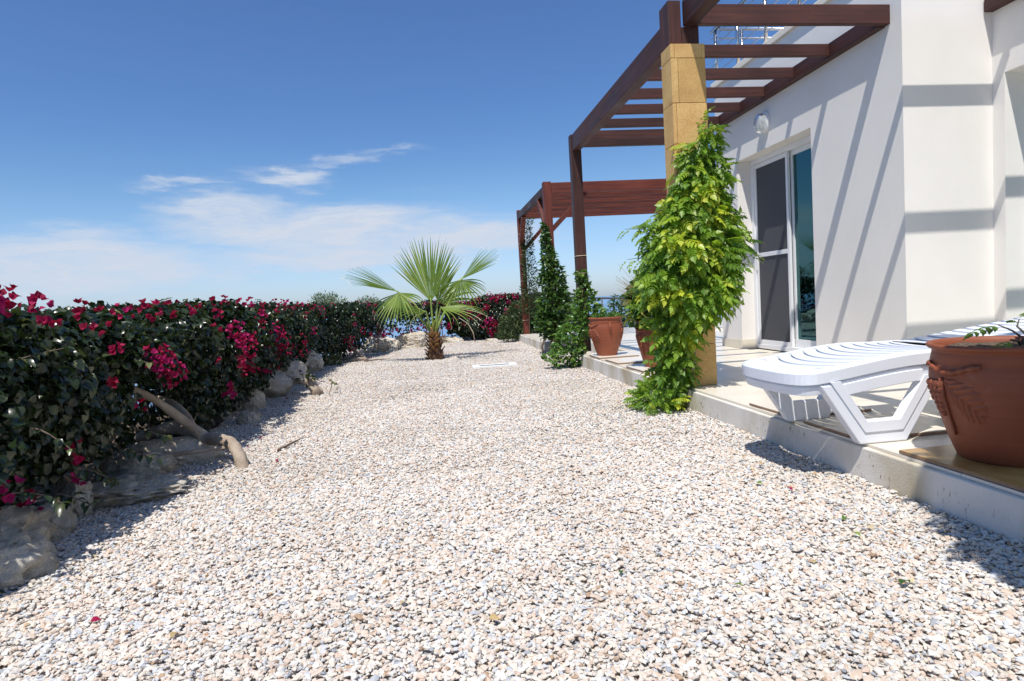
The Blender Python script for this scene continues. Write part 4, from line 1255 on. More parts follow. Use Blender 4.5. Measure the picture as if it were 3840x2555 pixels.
    limb([(-1.14, 10.7, .02), (-1.28, 10.62, .05), (-1.42, 10.6, .02)], [.026, .024, .02])
    limb([(-1.36, 10.8, .36), (-1.55, 10.75, .34), (-1.85, 10.7, .40)], [.014, .012, .010])
    # blossom
    cl = []
    def C(y, z, rd, k=1, off=.16):
        x, _, nx, ny = main_path(y); bul = .16 * math.sin(min(1, max(0, (z - .2) / .85)) * PI) + .05
        cl.append(((x + nx * (bul + off - .10), y + ny * (bul + off - .10), min(z, ztop(y) + .02)), rd * .85, k * (.6 if z > .9 and y > 2.9 else 1.15)))
    for y, z, rd, k in ((2.46, .985, .055, 1.3), (2.56, 1.0, .06, 1.5), (2.36, .93, .05, .9), (2.70, .975, .045, .9), (2.45, .95, .05, .5), (2.68, .90, .035, .5), (2.95, .95, .05, .9), (2.30, .80, .05, .5), (2.22, .60, .04, .4),
                        (3.10, .92, .05, .8), (3.32, .93, .05, .8), (3.55, .93, .06, 1.1), (3.72, .96, .04, .4), (3.9, .97, .06, .8), (4.05, .93, .05, .7), (4.3, .99, .04, .4), (4.6, 1.0, .05, .6), (4.85, 1.0, .05, .7),
                        (3.45, .66, .085, 1.9), (3.56, .58, .08, 1.6), (3.38, .70, .06, .8), (3.06, .74, .035, .35), (2.98, .62, .035, .3), (3.25, .46, .03, .3), (2.95, .86, .035, .3),
                        (4.65, .78, .07, 1.5), (4.8, .70, .09, 1.9), (4.95, .60, .08, 1.5), (4.85, .48, .06, .9), (4.6, .38, .04, .5), (4.7, .56, .05, .7), (4.3, .80, .03, .3), (4.5, .9, .04, .5), (4.62, .32, .05, .7),
                        (5.3, .98, .06, .8), (5.7, 1.0, .06, .9), (5.55, .80, .06, .8), (5.9, .88, .05, .6), (6.2, .98, .05, .6), (6.3, .70, .10, 1.9), (6.45, .60, .10, 1.6), (6.6, .50, .08, 1.2), (6.35, .38, .07, .8), (5.9, .35, .05, .6),
                        (6.8, .97, .06, .8), (7.2, 1.0, .09, 1.5), (7.45, .96, .10, 1.6), (7.9, .95, .06, .7), (8.2, .85, .05, .6), (8.7, .97, .07, .9), (9.2, .94, .06, .8), (9.6, .93, .10, 1.7), (9.8, .86, .08, 1.1), (8.4, .62, .06, .5),
                        (10.2, .96, .06, .7), (10.6, .62, .05, .6), (10.5, .38, .10, 1.2), (10.7, .22, .10, 1.3), (10.9, .50, .06, .7), (11.2, .42, .06, .6), (11.3, .95, .07, .8), (11.9, .94, .07, .9), (11.5, .80, .05, .5), (12.0, .42, .10, 1.5), (11.9, .30, .08, 1.0),
                        (7.6, .55, .09, .8), (7.0, .45, .10, .9), (7.9, .40, .09, .7), (5.2, .45, .05, .5), (5.15, .72, .05, .5), (2.45, .28, .06, .6), (2.62, .20, .05, .5), (2.4, .14, .04, .4), (2.95, .20, .04, .3), (2.8, .33, .05, .4)):
        C(y, z, rd, k)
    for _ in range(30):
        y = rng.uniform(1.6, 12.2); C(y, rng.choice([rng.uniform(.35, 1.0), rng.uniform(.9, 1.03)]), rng.uniform(.018, .03), .2)
    o = bracts(cl, 0, 13, .027, L_BRACT, None); under(o, r)

    # --- thin stretch behind the palm, hanging clear of the rocks
    r2_ = empty('bougainvillea_bush', (-.4, 13.9, .4), 'thin see-through bougainvillea hanging over pale rocks behind the fan palm', 'shrub')
    def p2(s): return (-1.35 + s * .92, 12.55 + s * .98, .62, -.78)
    def low2(s): return .30 + .06 * math.sin(s * 5)
    def top2(s): return .955 + .03 * math.sin(s * 4)
    def gap2(s, u, dp): return (u < .50) & (np.random.default_rng(3).random(len(s)) < .75)
    pos, d, nn, sz, t, *_ = hedge_mesh(p2, 0, 1.95, 5200, low2, top2, .45, .058, None, gap=gap2)
    V, F, T = scatter(LTr, pos, d, nn, sz, t); under(np_obj('foliage', V, F, T, L_BOUG, None, 'stuff'), r2_)
    m = MB()
    for k in range(16):
        s = k / 16 * 1.9; x, y, nx, ny = p2(s); p = Vector((x - .1, y + .2, -.05)); pts = [p.copy()]
        for i in range(5): p = p + Vector((rng.normal() * .09, rng.normal() * .06, .17)); pts.append(p.copy())
        m.tube(pts, [.012, .010, .009, .008, .006, .004], 6)
    under(m.build('stem', BARK, None, smooth=True, kind='stuff'), r2_)
    cl = []
    for _ in range(34):
        s = rng.uniform(0, 1.95); x, y, nx, ny = p2(s); z = rng.choice([rng.uniform(.88, .97), rng.uniform(.32, .48)]); cl.append(((x + nx * .18, y + ny * .18, z), rng.uniform(.03, .07), .5))
    under(bracts(cl, 0, 14, .032, L_BRACT, None), r2_)

    # --- full bush on the right of the palm
    r3 = empty('bougainvillea_bush', (1.3, 14.2, 0), 'dense bougainvillea covered in pink blossom between the fan palm and the pergola', 'shrub')
    def p3(s): return (.35 + s, 14.35 - .30 * s + .05 * math.sin(s * 3), -.15, -.988)
    def low3(s): return .04 + .18 * smooth01((.7 - s) / .7)
    def top3(s): return .87 + .13 * smooth01((s - .45) / .35)
    pos, d, nn, sz, t, *_ = hedge_mesh(p3, 0, 2.1, 13500, low3, top3, .6, .058, None)
    V, F, T = scatter(LTr, pos, d, nn, sz, t); under(np_obj('foliage', V, F, T, L_BOUG, None, 'stuff'), r3)
    m = MB()
    for k in range(14):
        s = k / 14 * 2.1; x, y, nx, ny = p3(s); p = Vector((x, y + .25, -.05)); pts = [p.copy()]
        for i in range(5): p = p + Vector((rng.normal() * .09, rng.normal() * .06, .16)); pts.append(p.copy())
        m.tube(pts, [.014, .012, .010, .008, .006, .004], 6)
    m.tube([(.93, 13.75, -.02), (.90, 13.78, .22), (.80, 13.80, .42), (.62, 13.9, .55)], [.014, .012, .010, .006], 8)
    under(m.build('stem', BARKP, None, smooth=True, kind='stuff'), r3)
    cl = []
    for s, z, rd, k in ((.1, .85, .08, 1.3), (.3, .88, .09, 1.6), (.5, .90, .08, 1.4), (.62, .82, .08, 1.2), (.35, .70, .10, 1.4), (.55, .60, .10, 1.3), (.2, .52, .08, .9), (.75, .92, .06, .8), (1.0, .97, .10, 1.8), (1.15, .93, .10, 1.8), (1.3, .98, .08, 1.2), (1.55, .96, .07, .9),
                        (1.75, .94, .06, .7), (.92, .74, .11, 1.8), (.75, .58, .08, 1.2), (1.0, .45, .13, 2.2), (1.08, .33, .13, 2.4), (1.0, .22, .11, 1.6), (.85, .35, .08, 1.0), (1.35, .65, .07, .8), (1.6, .72, .07, .7), (1.7, .48, .07, .7), (.05, .35, .08, .8), (.4, .38, .05, .4), (1.9, .8, .06, .6), (1.4, .84, .06, .7), (.15, .70, .06, .8)):
        x, y, nx, ny = p3(s); cl.append(((x + nx * .22, y + ny * .22, z), rd, k))
    under(bracts(cl, 0, 20, .032, L_BRACT, None), r3)
hedges()

# stump with a leafy shoot and a small shoot in the gravel
def stump():
    r = empty('tree_stump', (-1.27, 6.70, 0), 'short pale sawn stump sprouting a few leaves beside the hedge', 'stump')
    m = MB(); m.tube([(.03, -.02, -.02), (.0, .0, .07), (-.05, .02, .15), (-.07, .03, .18)], [.062, .05, .043, .040], 12); m.tube([(.07, 0, -.01), (.05, 0, .05), (.01, 0, .10)], [.03, .026, .02], 8); m.build('stump_wood', BARKP, r, smooth=True)
    k = 26; pos = rng.normal(size=(k, 3)) * [.05, .04, .035] + [-.06, -.02, .20]
    V, F, T = scatter(LTr, pos, rnd_dirs(k, (0, -.2, -.2)), rnd_dirs(k, (0, 0, 1.2)), rng.uniform(.04, .06, k), rng.random(k))
    np_obj('foliage', V, F, T, L_BOUG, r, 'stuff')
    r = empty('seedling', (-1.12, 6.66, 0), 'tiny shoot with curled yellow leaves standing beside the sawn stump', 'seedling')
    m = MB(); m.tube([(0, 0, 0), (.03, 0, .07), (.04, 0, .15)], .004, 6); m.build('stem', TWIG, r)
    k = 7; pos = np.stack([np.linspace(.03, .10, k), rng.normal(size=k) * .02, .16 - np.linspace(0, .10, k)], 1)
    V, F, T = scatter(LTr, pos, rnd_dirs(k, (.5, -.2, -.4)), rnd_dirs(k, (0, 0, 1)), rng.uniform(.035, .05, k), np.ones(k) * .95)
    np_obj('foliage', V, F, T, L_BOUG, r, 'stuff')
stump()

# shrubs beyond the hedge
def far_shrub(x, y, z, rx, ry, rz, n, label, size=.06):
    r = empty('shrub', (x, y, -.3), label, 'shrub')
    m = MB()
    for k in range(7): m.tube([(rng.normal() * .08, rng.normal() * .08, 0), (rng.normal() * rx * .3, rng.normal() * ry * .3, z * .5 + .15), (rng.normal() * rx * .5, rng.normal() * ry * .5, z + .3 + rz * .3)], [.02, .012, .004], 6)
    m.build('stem', BARK, r)
    u = rnd_dirs(n); rad = rng.random(n) ** .4
    pos = u * rad[:, None] * [rx, ry, rz]; pos[:, 2] += z + .3; pos += rng.normal(size=(n, 3)) * .03
    lump = np.array([noise.noise(Vector(p) * 3.5) for p in pos]); keep = lump > -.22; pos, u = pos[keep], u[keep]; k = len(pos)
    V, F, T = scatter(LTn, pos, u * .6 + rnd_dirs(k, (0, 0, .9), .8), rnd_dirs(k), rng.uniform(.6, 1.3, k) * size, rng.random(k))
    np_obj('foliage', V, F, T, L_SILVER, r, 'stuff')
far_shrub(-2.60, 16.2, 1.02, .52, .4, .34, 2600, 'silvery feathery shrub rising above the hedge to the left of the palm')
far_shrub(-1.60, 16.4, .98, .30, .3, .20, 900, 'small sparse silvery shrub behind the hedge next to the palm fronds')

# ------------------------------------------------------------------ fan palm
def palm():
    PX, PY = 0.02, 9.98
    r = empty('fan_palm', (PX, PY, 0), 'young fan palm with three big fronds growing out of the gravel', 'palm tree')
    m = MB(); m.tube([(0, 0, -.03), (0, 0, .1), (0, 0, .25), (0, 0, .40), (0, 0, .52)], [.13, .115, .085, .07, .05], 16); m.build('trunk', mat_simple('palm_fibre', (.22, .12, .07), (.10, .055, .035), 30, .95, 60, .9, .01, stretch=(1, 1, .3)), r, smooth=True)
    # overlapping leaf bases
    def husk(z, a, ln, w, t, lean):
        k = 6; vs = []; d0 = Vector((math.cos(a), math.sin(a), 0)); sd = Vector((-math.sin(a), math.cos(a), 0))
        for i in range(k + 1):
            s = i / k; ww = w * (1 - s) ** .65 + .004
            rr_ = .055 + (.52 - z) * .08 + lean * math.sin(s * PI / 2) * ln * .85 ; zz = z + ln * s * (1 - .45 * lean * s)
            c = d0 * rr_ + Vector((0, 0, zz)); curl = .35 * ww
            vs += [c - sd * ww / 2 - d0 * curl * .5, c + d0 * curl * .35, c + sd * ww / 2 - d0 * curl * .5]
        mb = MB(); fs = []
        for i in range(k): fs += [(i * 3, i * 3 + 1, i * 3 + 4, i * 3 + 3), (i * 3 + 1, i * 3 + 2, i * 3 + 5, i * 3 + 4)]
        mb.add(vs, fs, t); o = mb.build('leaf_base', L_HUSK, r, smooth=True)
        s = o.modifiers.new('thick', 'SOLIDIFY'); s.thickness = .006
    for i in range(46):
        z = .0 + .40 * (i / 46); a = i * 2.399 + rng.normal() * .15
        t = np.clip(.05 + z * 1.7 + rng.normal() * .12, 0, .8)
        husk(z, a, rng.uniform(.10, .17), rng.uniform(.065, .10), t, rng.uniform(.45, .95))
    for i in range(9):
        husk(.36 + i * .018, i * 2.2, .16, .075, .97 if i > 2 else .75, .35)
    for i in range(26):                                   # frayed dry skirt on the ground
        a = rng.random() * 6.28; husk(rng.uniform(-.02, .05), a, rng.uniform(.06, .11), .035, rng.uniform(0, .3), 1.0)
    def frond(hub, axis, nrm, R, span, nseg, droop, base=(0, 0, .42), fuse=.5, tint=.5, sk=0, fan_bias=None, cone=0.0):
        hub, axis, nrm = Vector(hub), Vector(axis).normalized(), Vector(nrm)
        side = axis.cross(nrm).normalized(); nrm = side.cross(axis).normalized()
        V, F, T = [], [], []; TV, TF, TT = [], [], []
        for i in range(nseg):
            q = (i + .5) / nseg * 2 - 1
            a = q * span + rng.normal() * .012
            ln = R * (1 - .22 * abs(q) ** 1.6) * rng.uniform(.93, 1.04)
            d = axis * math.cos(a) + side * math.sin(a)
            d = (d + nrm * cone * (abs(q))).normalized()
            p = hub + d * .012; halfw = span / nseg
            K = 9; pts = []; dirv = d.copy(); pw = []
            dr = droop * (.35 + .9 * abs(q) ** 1.2) * rng.uniform(.7, 1.3)
            step = ln / K
            for k in range(K + 1):
                s = k / K
                fw = 1.14 * halfw * ln * s if s < fuse else 1.14 * halfw * ln * fuse * (1 - (s - fuse) / (1 - fuse)) ** .75
                pts.append(p.copy()); pw.append(max(fw, .0015))
                p = p + dirv * step
                g = dr * max(0, s - fuse * .55) ** 1.3 * .42
                dirv = (dirv + Vector((0, 0, -g)) + Vector(rng.normal(size=3)) * .006).normalized()
            t = float(np.clip(tint + rng.normal() * .18, 0, 1)); o = len(V)
            for k, (c, w_) in enumerate(zip(pts, pw)):
                dd_ = (pts[min(k + 1, K)] - pts[max(k - 1, 0)]).normalized()
                tr = dd_.cross(nrm).normalized(); nn_ = tr.cross(dd_)
                h = w_ * .42
                V += [c - tr * w_ - nn_ * h * .5, c + nn_ * h, c + tr * w_ - nn_ * h * .5]
            for k in range(K):
                a0 = o + 3 * k
                F += [(a0, a0 + 1, a0 + 4, a0 + 3), (a0 + 1, a0 + 2, a0 + 5, a0 + 4)]; T += [t, t * .85]
            if rng.random() < .55:                         # dry pale tip curling off
                o = len(TV); c = pts[-1]; dv = dirv.copy(); wv = .0022
                for k in range(4):
                    TV += [c - nrm.cross(dv).normalized() * wv, c + nrm.cross(dv).normalized() * wv]; c = c + dv * ln * .028
                    dv = (dv + Vector(rng.normal(size=3)) * .35).normalized()
                for k in range(3): TF.append((o + 2 * k, o + 2 * k + 1, o + 2 * k + 3, o + 2 * k + 2)); TT.append(.5)
        fr = empty_part('frond', r)
        mb = MB(); mb.v = [tuple(v) for v in V]; mb.f = [list(f) for f in F]; mb.t = T; mb.g = [(1, 1, 1)] * len(F); mb.build('leaf_blade', L_PALM, fr)
        mb = MB(); mb.v = [tuple(v) for v in TV]; mb.f = [list(f) for f in TF]; mb.t = TT; mb.g = [(1, 1, 1)] * len(TF); mb.build('dry_tip', L_THREAD, fr)
        b = Vector(base); mid = (b + hub) / 2 + Vector((0, 0, .05)) * (hub - b).length
        mb = MB(); pts = []
        for i in range(9):
            t = i / 8; pts.append(b * (1 - t) ** 2 + mid * 2 * t * (1 - t) + hub * t * t)
        mb.tube(pts + [hub + axis * .05], [.026, .022, .019, .017, .016, .015, .014, .013, .012, .006], 8); mb.build('petiole', PETIOLE, fr, smooth=True)
    def empty_part(n, par):
        o = bpy.data.objects.new(n, None); COL.objects.link(o); o.parent = par; o.empty_display_size = .05; return o
    # upright fan facing the camera
    frond((-.01, -.06, .94), (-.05, .10, 1), (0, -1, .12), 1.02, .78, 33, .12, (0, -.02, .42), .58, .56)
    # side segments of a second fan just behind, leaning right and drooping
    frond((.10, .05, .93), (.62, .15, .55), (.35, -1, .25), .70, 1.25, 11, 1.3, (.02, .02, .42), .36, .40)
    # left frond: seen from the side, blades swept up-left and falling
    frond((-.52, -.10, 1.12), (-.95, -.10, .40), (.22, -.85, .55), .84, .30, 20, .45, (-.02, -.02, .42), .5, .35, cone=.1)
    frond((-.50, -.10, 1.10), (-.10, -.35, -.55), (-.4, -.8, .5), .62, 1.35, 20, 1.5, (-.02, -.02, .42), .40, .55)
    # right frond
    frond((.50, .02, 1.26), (.76, .0, .50), (-.25, -.8, .6), .74, .38, 18, .22, (.02, 0, .42), .5, .35, cone=.1)
    frond((.49, .02, 1.25), (.15, -.3, -.6), (.2, -.9, .4), .52, 1.5, 18, 1.5, (.02, 0, .42), .35, .35)
    # low right frond falling towards the camera
    frond((.14, -.22, .83), (.70, -.45, -.12), (.2, -.45, .9), .80, .80, 10, 1.4, (.02, -.02, .40), .26, .55)
    frond((-.10, -.12, .78), (-.55, -.35, .10), (-.1, -.6, .8), .62, .75, 12, 1.2, (-.02, -.02, .40), .3, .5)
palm()

# ------------------------------------------------------------------ trumpet vine on the pillar
def compound_leaf(nl=9, L=.17, wid=.062, seed=0):
    """pinnate leaf along +y: stalk and paired toothed leaflets that hang from it"""
    g = np.random.default_rng(seed)
    V, F = [], []
    def tri(*t): F.extend(t)
    # stalk
    segs = 5
    for i in range(segs + 1):
        s = i / segs; z = -.35 * L * s * s
        V.extend([(-.0012, s * L, z), (.0012, s * L, z)])
    for i in range(segs): a = 2 * i; F.extend([(a, a + 1, a + 3), (a, a + 3, a + 2)])
    def leaflet(c, d, n, ln):
        d = d / np.linalg.norm(d); x = np.cross(d, n); x /= np.linalg.norm(x); z = np.cross(x, d)
        o = len(V); w = ln * .37
        outline = [(0, 0, 0), (-.75, .18, .03), (-1.0, .36, .02), (-.70, .44, 0), (-.80, .60, -.02), (-.42, .70, -.06), (0, 1.08, -.16), (.42, .70, -.06), (.80, .60, -.02), (.70, .44, 0), (1.0, .36, .02), (.75, .18, .03)]
        for (a, b, h) in outline: V.append(tuple(c + x * a * w + d * b * ln + z * h * ln))
        V.append(tuple(c + d * .45 * ln - z * .07 * ln)); mid = o + 12
        for k in range(12): F.append((mid, o + (k + 1) % 12, o + k))
    pairs = (nl - 1) // 2
    for i in range(pairs):
        s = .30 + .60 * i / max(1, pairs - 1); y = s * L; zc = -.35 * L * s * s
        ln = wid * (1.0 - .25 * abs(i / max(1, pairs - 1) - .4)) * g.uniform(.85, 1.12)
        for sg in (-1, 1):
            d = np.array([sg * 1.0, .45, -.50 + g.normal() * .15]); n = np.array([sg * .35, 0, 1.0])
            leaflet(np.array([0, y, zc]), d, n, ln)
    leaflet(np.array([0, L, -.35 * L]), np.array([0, 1, -.7]), np.array([0, .5, 1.0]), wid * 1.15)
    return np.array(V, float), np.array(F)
CL = [compound_leaf(9, .16, .060, 1), compound_leaf(7, .125, .054, 2), compound_leaf(11, .19, .060, 3)]

def vine(x0, y0, label, full=True):
    r = empty('climbing_vine', (x0, y0, 0), label, 'climbing vine')
    # envelope rings: z, x centre, half width x, half depth y, y centre
    E = [(2.06, .13, .012, .012, -.02), (1.97, .12, .07, .03, -.03), (1.88, .07, .13, .06, -.03), (1.76, .06, .18, .10, -.03), (1.60, .04, .215, .15, -.02), (1.42, .0, .32, .20, -.02), (1.25, -.04, .38, .24, -.03), (1.08, -.05, .405, .27, -.03), (.90, -.07, .38, .28, -.03),
         (.78, -.06, .29, .26, -.03), (.68, -.14, .15, .19, -.02), (.55, -.18, .06, .12, -.02), (.38, -.17, .06, .10, -.02), (.26, -.20, .10, .14, .05), (.14, -.27, .18, .20, .05), (.04, -.28, .20, .23, .05)]
    if not full: E = [(z * 1.28, cx - .02, w * 1.25, dp * 1.75, yy + .16) for z, cx, w, dp, yy in E]
    zs = [e[0] for e in E][::-1]
    def env(z): return [np.interp(z, zs, [e[k] for e in E][::-1]) for k in (1, 2, 3, 4)]
    n = 3100 if full else 1300
    zz = []
    while len(zz) < n:
        z = rng.uniform(.03, zs[-1] - .02); a = env(z)
        if rng.random() < ((a[1] + a[2]) / .74) ** .9 + .04: zz.append(z)
    pos, d, nn, sc, ti, var = [], [], [], [], [], []
    for z in zz:
        cx, hw, hd, cy = env(z)
        a = rng.uniform(0, 2 * PI)
        if rng.random() < .45: a = rng.uniform(PI, 2 * PI)           # more leaf on the open side
        rad = rng.random() ** .38 * (.90 + .55 * noise.noise(Vector((math.cos(a) * 1.7, math.sin(a) * 1.7, z * 5.5 + x0))))
        o = np.array([math.cos(a), math.sin(a), 0])
        p = np.array([x0 + cx + hw * .86 * rad * o[0], y0 + cy + .05 + hd * .9 * rad * o[1], z])
        px0, px1, py0, py1 = 1.77 + (x0 - 1.90), 2.05 + (x0 - 1.90), 4.25 + (y0 - 4.25), 4.48 + (y0 - 4.25)
        if full and .17 < z < .60 and p[0] > px0 + .06: continue
        if px0 < p[0] < px1 and py0 < p[1] < py1: p[1] = py0 - rng.uniform(.01, .10)
        if p[2] < .20 and p[0] > XK - .03: p[0] = XK - rng.uniform(.03, .3)
        pos.append(p)
        d.append(o * .85 + np.array([0, 0, -.38 if z > .2 else .35]) + rng.normal(size=3) * .42)
        nn.append(o * .75 + np.array([-.05, -.2, .95]) + rng.normal(size=3) * .35)
        sc.append(rng.uniform(.48, .92) * (.72 if z > 1.75 else 1) * (.62 if z < .25 else 1)); 
        t = np.clip(rng.beta(2.2, 3.0) + (.5 if noise.noise(Vector(p * 6)) > .28 else 0), 0, 1); ti.append(t); var.append(rng.integers(3))
    if not full:                                   # extra unseen leaf masses by the beam, shaped to shade the pot and gravel
        for (c, rr_, k) in (((1.56, .86, 2.5), (.38, .28, .30), 1000), ((1.33, .70, 2.02), (.19, .20, .24), 260)):
            u_ = rnd_dirs(k); q_ = np.array(c) + u_ * np.array(rr_) * (rng.random(k) ** .35)[:, None]
            for p_, o_ in zip(q_, u_):
                pos.append(p_); d.append(o_ * .6 + [0, 0, -.6] + rng.normal(size=3) * .3); nn.append(o_ + [0, 0, .8]); sc.append(rng.uniform(.7, 1.1)); ti.append(rng.beta(2.2, 3.2)); var.append(rng.integers(3))
    pos, d, nn = np.array(pos), np.array(d), np.array(nn)
    if not full:
        kp = pos[:, 0] > 1.25 * pos[:, 1] + .24
        pos, d, nn = pos[kp], d[kp], nn[kp]; sc = list(np.array(sc)[kp]); ti = list(np.array(ti)[kp]); var = list(np.array(var)[kp])
    R = basis(d, nn)
    score = -(np.linalg.norm(pos - np.array([0, 0, EYE]), axis=1)) + 2.2 * np.linalg.norm((pos - [x0, y0, 0])[:, :2], axis=1) * (pos[:, 1] < y0 + .1)
    order = np.argsort(-score)
    head, rest = (order[:300], order[300:]) if full else (order[:0], order)
    # the outermost sprays nearest the path are leaves of their own
    meshes = {}
    for k in range(3):
        for q in range(4):
            V, F = CL[k]; me = bpy.data.meshes.new('leaf')
            me.from_pydata(V.tolist(), [], F.tolist())
            at = me.attributes.new('tint', 'FLOAT', 'FACE'); base = (.18, .42, .66, .93)[q]
            at.data.foreach_set('value', [base + ((i // 12) % 3 - 1) * .05 for i in range(len(F))])
            me.materials.append(L_VINE); me.update(); meshes[k, q] = me
    for i in head:
        q = 0 if ti[i] < .3 else 1 if ti[i] < .52 else 2 if ti[i] < .8 else 3
        o = bpy.data.objects.new('leaf', meshes[var[i], q]); COL.objects.link(o)
        mm = Matrix(R[i].tolist()).to_4x4() @ Matrix.Scale(float(sc[i]), 4); mm.translation = Vector(pos[i]) - r.location
        o.parent = r; o.matrix_local = mm
    parts = []
    for k in range(3):
        ids = [i for i in rest if var[i] == k]
        if not ids: continue
        V, F = CL[k]; ids = np.array(ids)
        parts.append(scatter((V, F), pos[ids], d[ids], nn[ids], np.array(sc)[ids], np.array(ti)[ids]))
    V, F, T = join(parts); under(np_obj('foliage', V, F, T, L_VINE, None, 'stuff'), r)
    # woody stems twisting up the stone
    m = MB()
    for k in range(5):
        pts = []; ph = rng.random() * 6
        for i in range(12):
            z = .0 + 1.95 * i / 11 * rng.uniform(.9, 1.0) if i else -.02
            z = 1.95 * i / 11
            bx = np.interp(z, [0, .15, .5, .9, 2], [x0 - .25 + k * .05, x0 - .20 + k * .04, x0 - .08, x0 + .02, x0 + .12])
            pts.append((bx + .05 * math.sin(ph + z * 4), y0 - .03 - .04 * abs(math.sin(ph + z * 3)) + (.06 if z < .3 else 0), z))
        m.tube(pts, [.012 - .0008 * i for i in range(12)], 7)
    under(m.build('stem', BARK, None, smooth=True, kind='stuff'), r)
    # a few thin searching shoots
    tips = [] if not full else [((x0 - .30, y0, 1.30), (-1, -.1, .10), .22), ((x0 + .28, y0 - .05, 1.02), (.9, -.1, .55), .16), ((x0 - .36, y0 - .05, 1.10), (-1, 0, .05), .16), ((x0 + .10, y0 - .03, 1.95), (.1, 0, 1), .16)]
    ps = []; ds = []; ns = []; ss = []
    sm = MB()
    if not tips: return r
    for p, dv, ln in tips:
        p, dv = np.array(p), np.array(dv, float); dv /= np.linalg.norm(dv)
        sm.tube([p, p + dv * ln * .5 + [0, 0, .01], p + dv * ln], [.003, .0025, .0015], 5)
        for q in (.3, .55, .8, 1.0): ps.append(p + dv * ln * q); ds.append(dv + [0, 0, -.5] + rng.normal(size=3) * .4); ns.append([0, 0, 1.]); ss.append(.55)
    under(sm.build('shoot', STEMG, None), r)
    V, F, T = scatter(CL[1], np.array(ps), np.array(ds), np.array(ns), ss, np.full(len(ps), .6)); under(np_obj('shoot_leaves', V, F, T, L_VINE, None, 'stuff'), r)
    return r
vine(1.90, 4.25, 'bushy green trumpet vine with toothed leaves covering the sandstone pillar')

# the next pillar of the row stands behind the camera's shoulder, overgrown in the same way; it throws the leafy shade on the big pot
stone_pillar(1.782, .80, 'second ochre sandstone pillar of the terrace, nearer the viewer')
vine(1.90, .82, 'green trumpet vine on the nearer sandstone pillar', full=False)

# ------------------------------------------------------------------ climbers and shrubs at the posts
def cluster(name, label, cat, rings, n, tpl, size, mat, loc, dbias=(0, 0, .4), tlo=0, thi=1, shell=.45, stems=None, flowers=None):
    """rings: (z, cx, cy, rx, ry) in world units; leaves through the volume between them"""
    r = empty(name, loc, label, cat)
    zs = [q[0] for q in rings]; order = np.argsort(zs); A = np.array(rings)[order]
    w = A[:, 3] * A[:, 4] + .002
    z = rng.uniform(A[0, 0], A[-1, 0], n * 4); ww = np.interp(z, A[:, 0], w ** .6); z = z[rng.random(len(z)) < ww / ww.max()][:n]
    n = len(z)
    cx, cy, rx, ry = (np.interp(z, A[:, 0], A[:, k]) for k in (1, 2, 3, 4))
    a = rng.uniform(0, 2 * PI, n); rad = rng.random(n) ** shell
    lump = np.array([1 + .55 * noise.noise(Vector((math.cos(t) * 1.3, math.sin(t) * 1.3, q * 4.5 + cx[0]))) for t, q in zip(a, z)])
    o = np.stack([np.cos(a), np.sin(a), np.zeros(n)], 1)
    pos = np.stack([cx + rx * rad * lump * o[:, 0], cy + ry * rad * lump * o[:, 1], z], 1)
    d = o * .8 + np.array(dbias) + rng.normal(size=(n, 3)) * .5
    nn = o * .4 + np.array([0, 0, .9]) + rng.normal(size=(n, 3)) * .4
    V, F, T = scatter(tpl, pos, d, nn, size * rng.uniform(.6, 1.3, n), rng.uniform(tlo, thi, n))
    under(np_obj('foliage', V, F, T, mat, None, 'stuff'), r)
    if stems:
        for pts, rad_ in stems:
            m = MB(); m.tube(pts, rad_, 7)
            under(m.build('stem', BARKP if stems[0][1][0] > .012 else STEMG, None, smooth=True), r)
    if flowers:
        c, k, fs_, fm = flowers
        ids = rng.choice(n, k); V, F, T = scatter(LTn, pos[ids] + o[ids] * .02, rnd_dirs(k, (0, -.5, .2)), rnd_dirs(k), rng.uniform(.8, 1.3, k) * fs_, rng.random(k))
        under(np_obj('blossom', V, F, T, fm, None, 'stuff'), r)
    return r
cluster('honeysuckle', 'glossy green honeysuckle with cream flowers at the foot of the near timber post', 'climbing plant',
        [(.01, 1.66, 7.50, .21, .18), (.12, 1.64, 7.50, .24, .20), (.28, 1.66, 7.5, .22, .19), (.42, 1.72, 7.5, .20, .17), (.55, 1.84, 7.53, .20, .15), (.70, 1.93, 7.56, .20, .14), (.80, 1.94, 7.58, .18, .12), (.90, 1.93, 7.6, .13, .09), (1.0, 1.91, 7.6, .07, .05), (1.18, 1.90, 7.62, .05, .03)],
        1500, LT, .062, L_HONEY, (1.7, 7.5, 0), stems=[([(1.66, 7.5, 0), (1.75, 7.53, .4), (1.88, 7.6, .8), (1.95, 7.62, 1.2)], [.010, .008, .006, .003]), ([(1.72, 7.5, 0), (1.85, 7.55, .5), (1.98, 7.62, .9), (1.99, 7.63, 1.15)], [.010, .008, .005, .003])], flowers=(0, 60, .035, L_CREAM))
